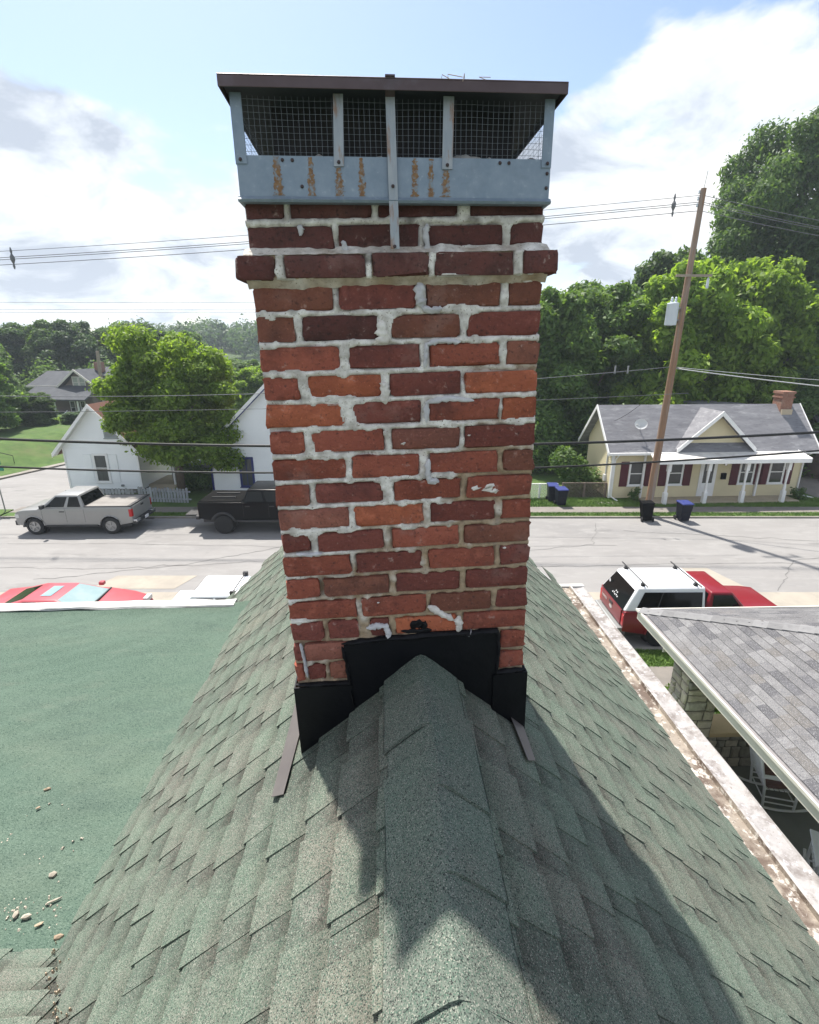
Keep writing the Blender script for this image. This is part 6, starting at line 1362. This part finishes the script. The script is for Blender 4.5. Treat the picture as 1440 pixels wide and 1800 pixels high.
# prototypes for the woods
CR = [leaf_mesh('crown', lobes_for(10 + i, 4.2, 10.5, 1.2, 34), 75000, .165, mm[['leaf_mid', 'leaf_dark', 'leaf_mid', 'leaf_bright'][i]], 20 + i, .5, .3) for i in range(4)]
CR_OLIVE = leaf_mesh('crown', lobes_for(31, 4.2, 10.5, 1.2, 34), 75000, .165, mm['leaf_blue'], 41, .5, .3)
CR_BIG = leaf_mesh('crown', lobes_for(77, 4.2, 10.5, 1.2, 60, .13, .24), 130000, .085, mm['leaf_dark'], 78, .45, .3)
TR = [trunk_mesh('trunk', 10.5, .32, 50 + i, 3.6) for i in range(3)]
woods = [ # x, y, z, crown, height scale, width scale, label
    (9.5, 36.5, 0, 0, 1.05, .92, 'mid green tree closest to the right side of the brick chimney'),
    (13.5, 39, 0, 2, 1.10, 1.05, 'rounded green tree behind the left gable of the cream house'),
    (18.6, 37, 0, 3, 1.22, 1.10, 'tall yellowish green tree right behind the utility pole'),
    (23.6, 37.5, 0, 3, 1.24, 1.05, 'yellowish green tree behind the brick chimney of the cream house'),
    (15.8, 44, 0, 1, 1.15, 1.1, 'dark tree showing between the rounded tree and the pole'),
    (29.0, 39, 0, 0, 1.12, 1.1, 'green tree at the right edge below the giant dark tree'),
    (30.5, 46, 0, 1, 2.2, 1.85, 'giant dark green tree filling the upper right corner'),
    (22.5, 48, 0, 1, 1.42, 1.2, 'dark tree reaching out left of the giant dark tree'),
    (7.0, 44, 0, 1, 1.0, 1.0, 'dark tree mostly behind the brick chimney on the right'),
    (34.0, 38, 0, 2, 1.15, 1.1, 'green tree just outside the right edge of the street view'),
    (26.5, 34.6, 0, 1, .62, .72, 'low dark tree over the teal house roof')]
for i, (x, y, z, c_, hs, ws, lab) in enumerate(woods): tree('woodland_tree', lab, (x, y, z), CR_BIG if hs > 2 else CR[c_], TR[i % 3], 'trees behind the cream house', i * 1.3, (ws, ws, hs))
lw_ = [(-34.9, 41.5, .9, 0, .74, .86, 'large green tree at the left edge over the grassy bank'), (-47.5, 55, .9, 1, 1.02, 1.15, 'tall dark tree behind the left edge tree'), (-56, 64, 0, 1, 1.22, 1.3, 'tallest dark tree at the far left skyline'),
    (-53.5, 71, 0, 4, .98, 1.15, 'dark bluish tree right of the tallest dark tree'), (-48.5, 73, 0, 1, 1.0, 1.1, 'dark tree above the left half of the bungalow roof'), (-44.0, 71, 0, 4, 1.0, 1.1, 'dark bluish tree straight above the bungalow gable'), (-40.0, 74, 0, 1, .98, 1.1, 'dark tree behind the short grey utility pole'), (-36.0, 72, 0, 4, .98, 1.1, 'dark bluish tree above the white corner house'), (-31.5, 74, 0, 0, .90, 1.05, 'green tree above the left part of the bright green tree'),
    (-15.5, 52, 0, 3, .56, .78, 'pale green tree right of the bright green tree, next to the chimney'), (-25.5, 62, 0, 2, .62, .9, 'mid green tree low behind the bright green tree'), (-33.5, 46.5, .9, 1, .30, .45, 'dark shrubby tree in front of the bungalow'), (-20.5, 66, 0, 2, .58, .9, 'green tree between the far hill and the pale green tree'), (-37.6, 46.5, .9, 4, .34, .5, 'dark bluish shrubby tree left of the bungalow porch'), (-30.5, 47.0, .7, 4, .16, .3, 'small bluish shrub beside the bungalow porch steps')]
for i, (x, y, z, c_, hs, ws, lab) in enumerate(lw_): tree('woodland_tree', lab, (x, y, z), CR_OLIVE if c_ == 4 else CR[c_], TR[i % 3], 'trees up the side street', i * 1.7 + .4, (ws, ws, hs))
# bushes
def bush(name, label, loc, w, h, n, size, m, seed):
    lb = [(random.Random(seed + k).uniform(-.5, .5) * w, random.Random(seed * 3 + k).uniform(-.4, .4) * w, h * (.25 + .55 * k / 6), w * .42, w * .42, h * .3) for k in range(7)]
    t = thing(name, label, 'bush', loc, 0, 'bushes'); obj('foliage', leaf_mesh('foliage', lb, n, size, m, seed, .3), t); b = MB()
    for k in range(5): b.tube([(0, 0, 0), (w * .3 * math.cos(k * 1.3), w * .3 * math.sin(k * 1.3), h * .6)], [.03, .01], 5)
    b.build('stem', mm['bark'], t)
bush('bush', 'leafy green bush against the left end of the cream house', (9.7, 29.0, 0), 1.7, 2.5, 7000, .10, mm['leaf_mid'], 61)
bush('bush', 'small bush at the right corner of the cream house', (21.6, 27.3, .05), .5, .7, 800, .06, mm['leaf_dark'], 62)
bush('bush', 'low shrub under the left window of the cream house', (12.4, 27.0, .05), .45, .8, 500, .06, mm['leaf_dark'], 63)
bush('bush', 'green shrub behind the stone column and low porch wall', (6.3, 9.0, .05), 1.3, 1.5, 9000, .05, mm['leaf_mid'], 64)
bush('bush', 'green shrub left of the stone column by the pavement', (5.0, 9.0, .05), .9, 1.55, 6000, .05, mm['leaf_mid'], 65)
bush('bush', 'dark ivy bush at the tall board fence', (-12.4, 29.9, 0), 1.6, 1.5, 4000, .09, mm['leaf_dark'], 66)
bush('bush', 'pale shrub near the white porch railing of the bungalow', (-32.0, 48.2, .8), 1.2, 1.1, 1500, .1, mm['leaf_bright'], 67)
# vines and undergrowth at the wood's edge, far wooded hill: masses nobody could count
lbs = [(2 + i * 1.35, 34.4 + 1.2 * math.sin(i * 2.1), 1.6 + .9 * math.sin(i * 1.7), 1.7, 1.2, 2.1) for i in range(24)]
o = obj('undergrowth', leaf_mesh('undergrowth', lbs, 70000, .13, mm['leaf_mid'], 71, .3)); tag(o, 'dense dark undergrowth along the edge of the wood behind the cream house', 'undergrowth', kind='stuff')
lbs = [(-60 + i * 2.6, 64 + 2 * math.sin(i * 1.1), 2.4 + math.sin(i * 2.3), 2.6, 2, 3.4) for i in range(22)]
o = obj('undergrowth', leaf_mesh('undergrowth', lbs, 45000, .2, mm['leaf_dark'], 72, .3)); tag(o, 'dense dark undergrowth behind the bungalow up the side street', 'undergrowth', kind='stuff')
lbs = [(-13 + i * 1.0, 58 + 4 * math.sin(i * 1.9), 2.2 + 3.2 * abs(math.sin(i * 1.27)), 2.3, 2.0, 2.6 + 1.2 * abs(math.sin(i * .8))) for i in range(22)]
o = obj('distant_wood', leaf_mesh('distant_wood', lbs, 60000, .2, mm['leaf_mid'], 74, .4)); tag(o, 'mass of green trees beyond the houses, mostly hidden by the brick chimney', 'woods', kind='stuff')
rh = random.Random(5); lbs = []
for i in range(170):
    x = rh.uniform(-150, 40); y = 200 + rh.uniform(-25, 45); hz = max(0, 1 - ((x + 70) / 90) ** 2) * 10.5 + (y - 175) * .03
    lbs.append((x, y, 1.5 + hz * rh.uniform(.6, 1.0), rh.uniform(4, 7), rh.uniform(4, 6), rh.uniform(3.5, 5.5)))
o = obj('wooded_hill', leaf_mesh('wooded_hill', lbs, 60000, .75, mm['leaf_blue'], 73, .6)); tag(o, 'distant wooded hill on the skyline left of the chimney', 'woods', kind='stuff')
hb = MB(); vs = []; nx, ny = 40, 14
for j in range(ny + 1):
    for i in range(nx + 1):
        x = -260 + 420 * i / nx; y = 150 + 150 * j / ny; vs.append((x, y, -1 + max(0, 1 - ((x + 70) / 130) ** 2) * 9 * math.sin(math.pi * j / ny)))
hb.add(vs, [(j * (nx + 1) + i, j * (nx + 1) + i + 1, (j + 1) * (nx + 1) + i + 1, (j + 1) * (nx + 1) + i) for j in range(ny) for i in range(nx)]); struct(hb.build('hill', mm['terrain'], smooth='all'))
# grass tufts on the verges and lawn edges in view
def blades(name, label, x0, x1, y0, y1, z, n, h, seed):
    rg = np.random.default_rng(seed); X = rg.uniform(x0, x1, n); Yv = rg.uniform(y0, y1, n); a = rg.uniform(0, 6.28, n); hh = h * rg.uniform(.5, 1.3, n); w = hh * .22; lx = rg.normal(0, .4, n) * hh; ly = rg.normal(0, .4, n) * hh
    V = np.stack([np.stack([X - w * np.cos(a), Yv - w * np.sin(a), np.full(n, z)], 1), np.stack([X + w * np.cos(a), Yv + w * np.sin(a), np.full(n, z)], 1), np.stack([X + lx, Yv + ly, z + hh], 1)], 1).reshape(-1, 3)
    me = bpy.data.meshes.new(name); me.from_pydata(V.tolist(), [], [(3 * i, 3 * i + 1, 3 * i + 2) for i in range(n)]); me.materials.append(mm['grass_blade']); o = obj(name, me); tag(o, label, 'grass', kind='stuff')
blades('grass', 'green grass of the near verge by the red pickup', 4.8, 8.6, 11.75, 12.55, .075, 7000, .06, 81)
blades('grass', 'lawn grass in front of the cream house', 6, 24, 25.95, 27.6, .065, 26000, .09, 82)
blades('grass', 'grass of the narrow verge along the far kerb', -14, 24, 24.45, 25.0, .07, 20000, .07, 83)

# ---------------------------------------------------------------- summer haze
hz = MB().box(-620, 620, -60, 700, -1.0, 34).build('haze', []); hz['kind'] = 'stuff'; hz['label'] = 'thin bluish summer haze hanging over the whole neighbourhood'; hz['category'] = 'haze'
hm = bpy.data.materials.new('haze'); hm.use_nodes = True; nt = hm.node_tree; nt.nodes.clear()
ho = nt.nodes.new('ShaderNodeOutputMaterial'); hv = nt.nodes.new('ShaderNodeVolumePrincipled'); hv.inputs['Density'].default_value = 0.0007; hv.inputs['Color'].default_value = (0.80, 0.90, 1.0, 1); hv.inputs['Anisotropy'].default_value = 0.2
nt.links.new(hv.outputs[0], ho.inputs['Volume']); hz.data.materials.clear(); hz.data.materials.append(hm)
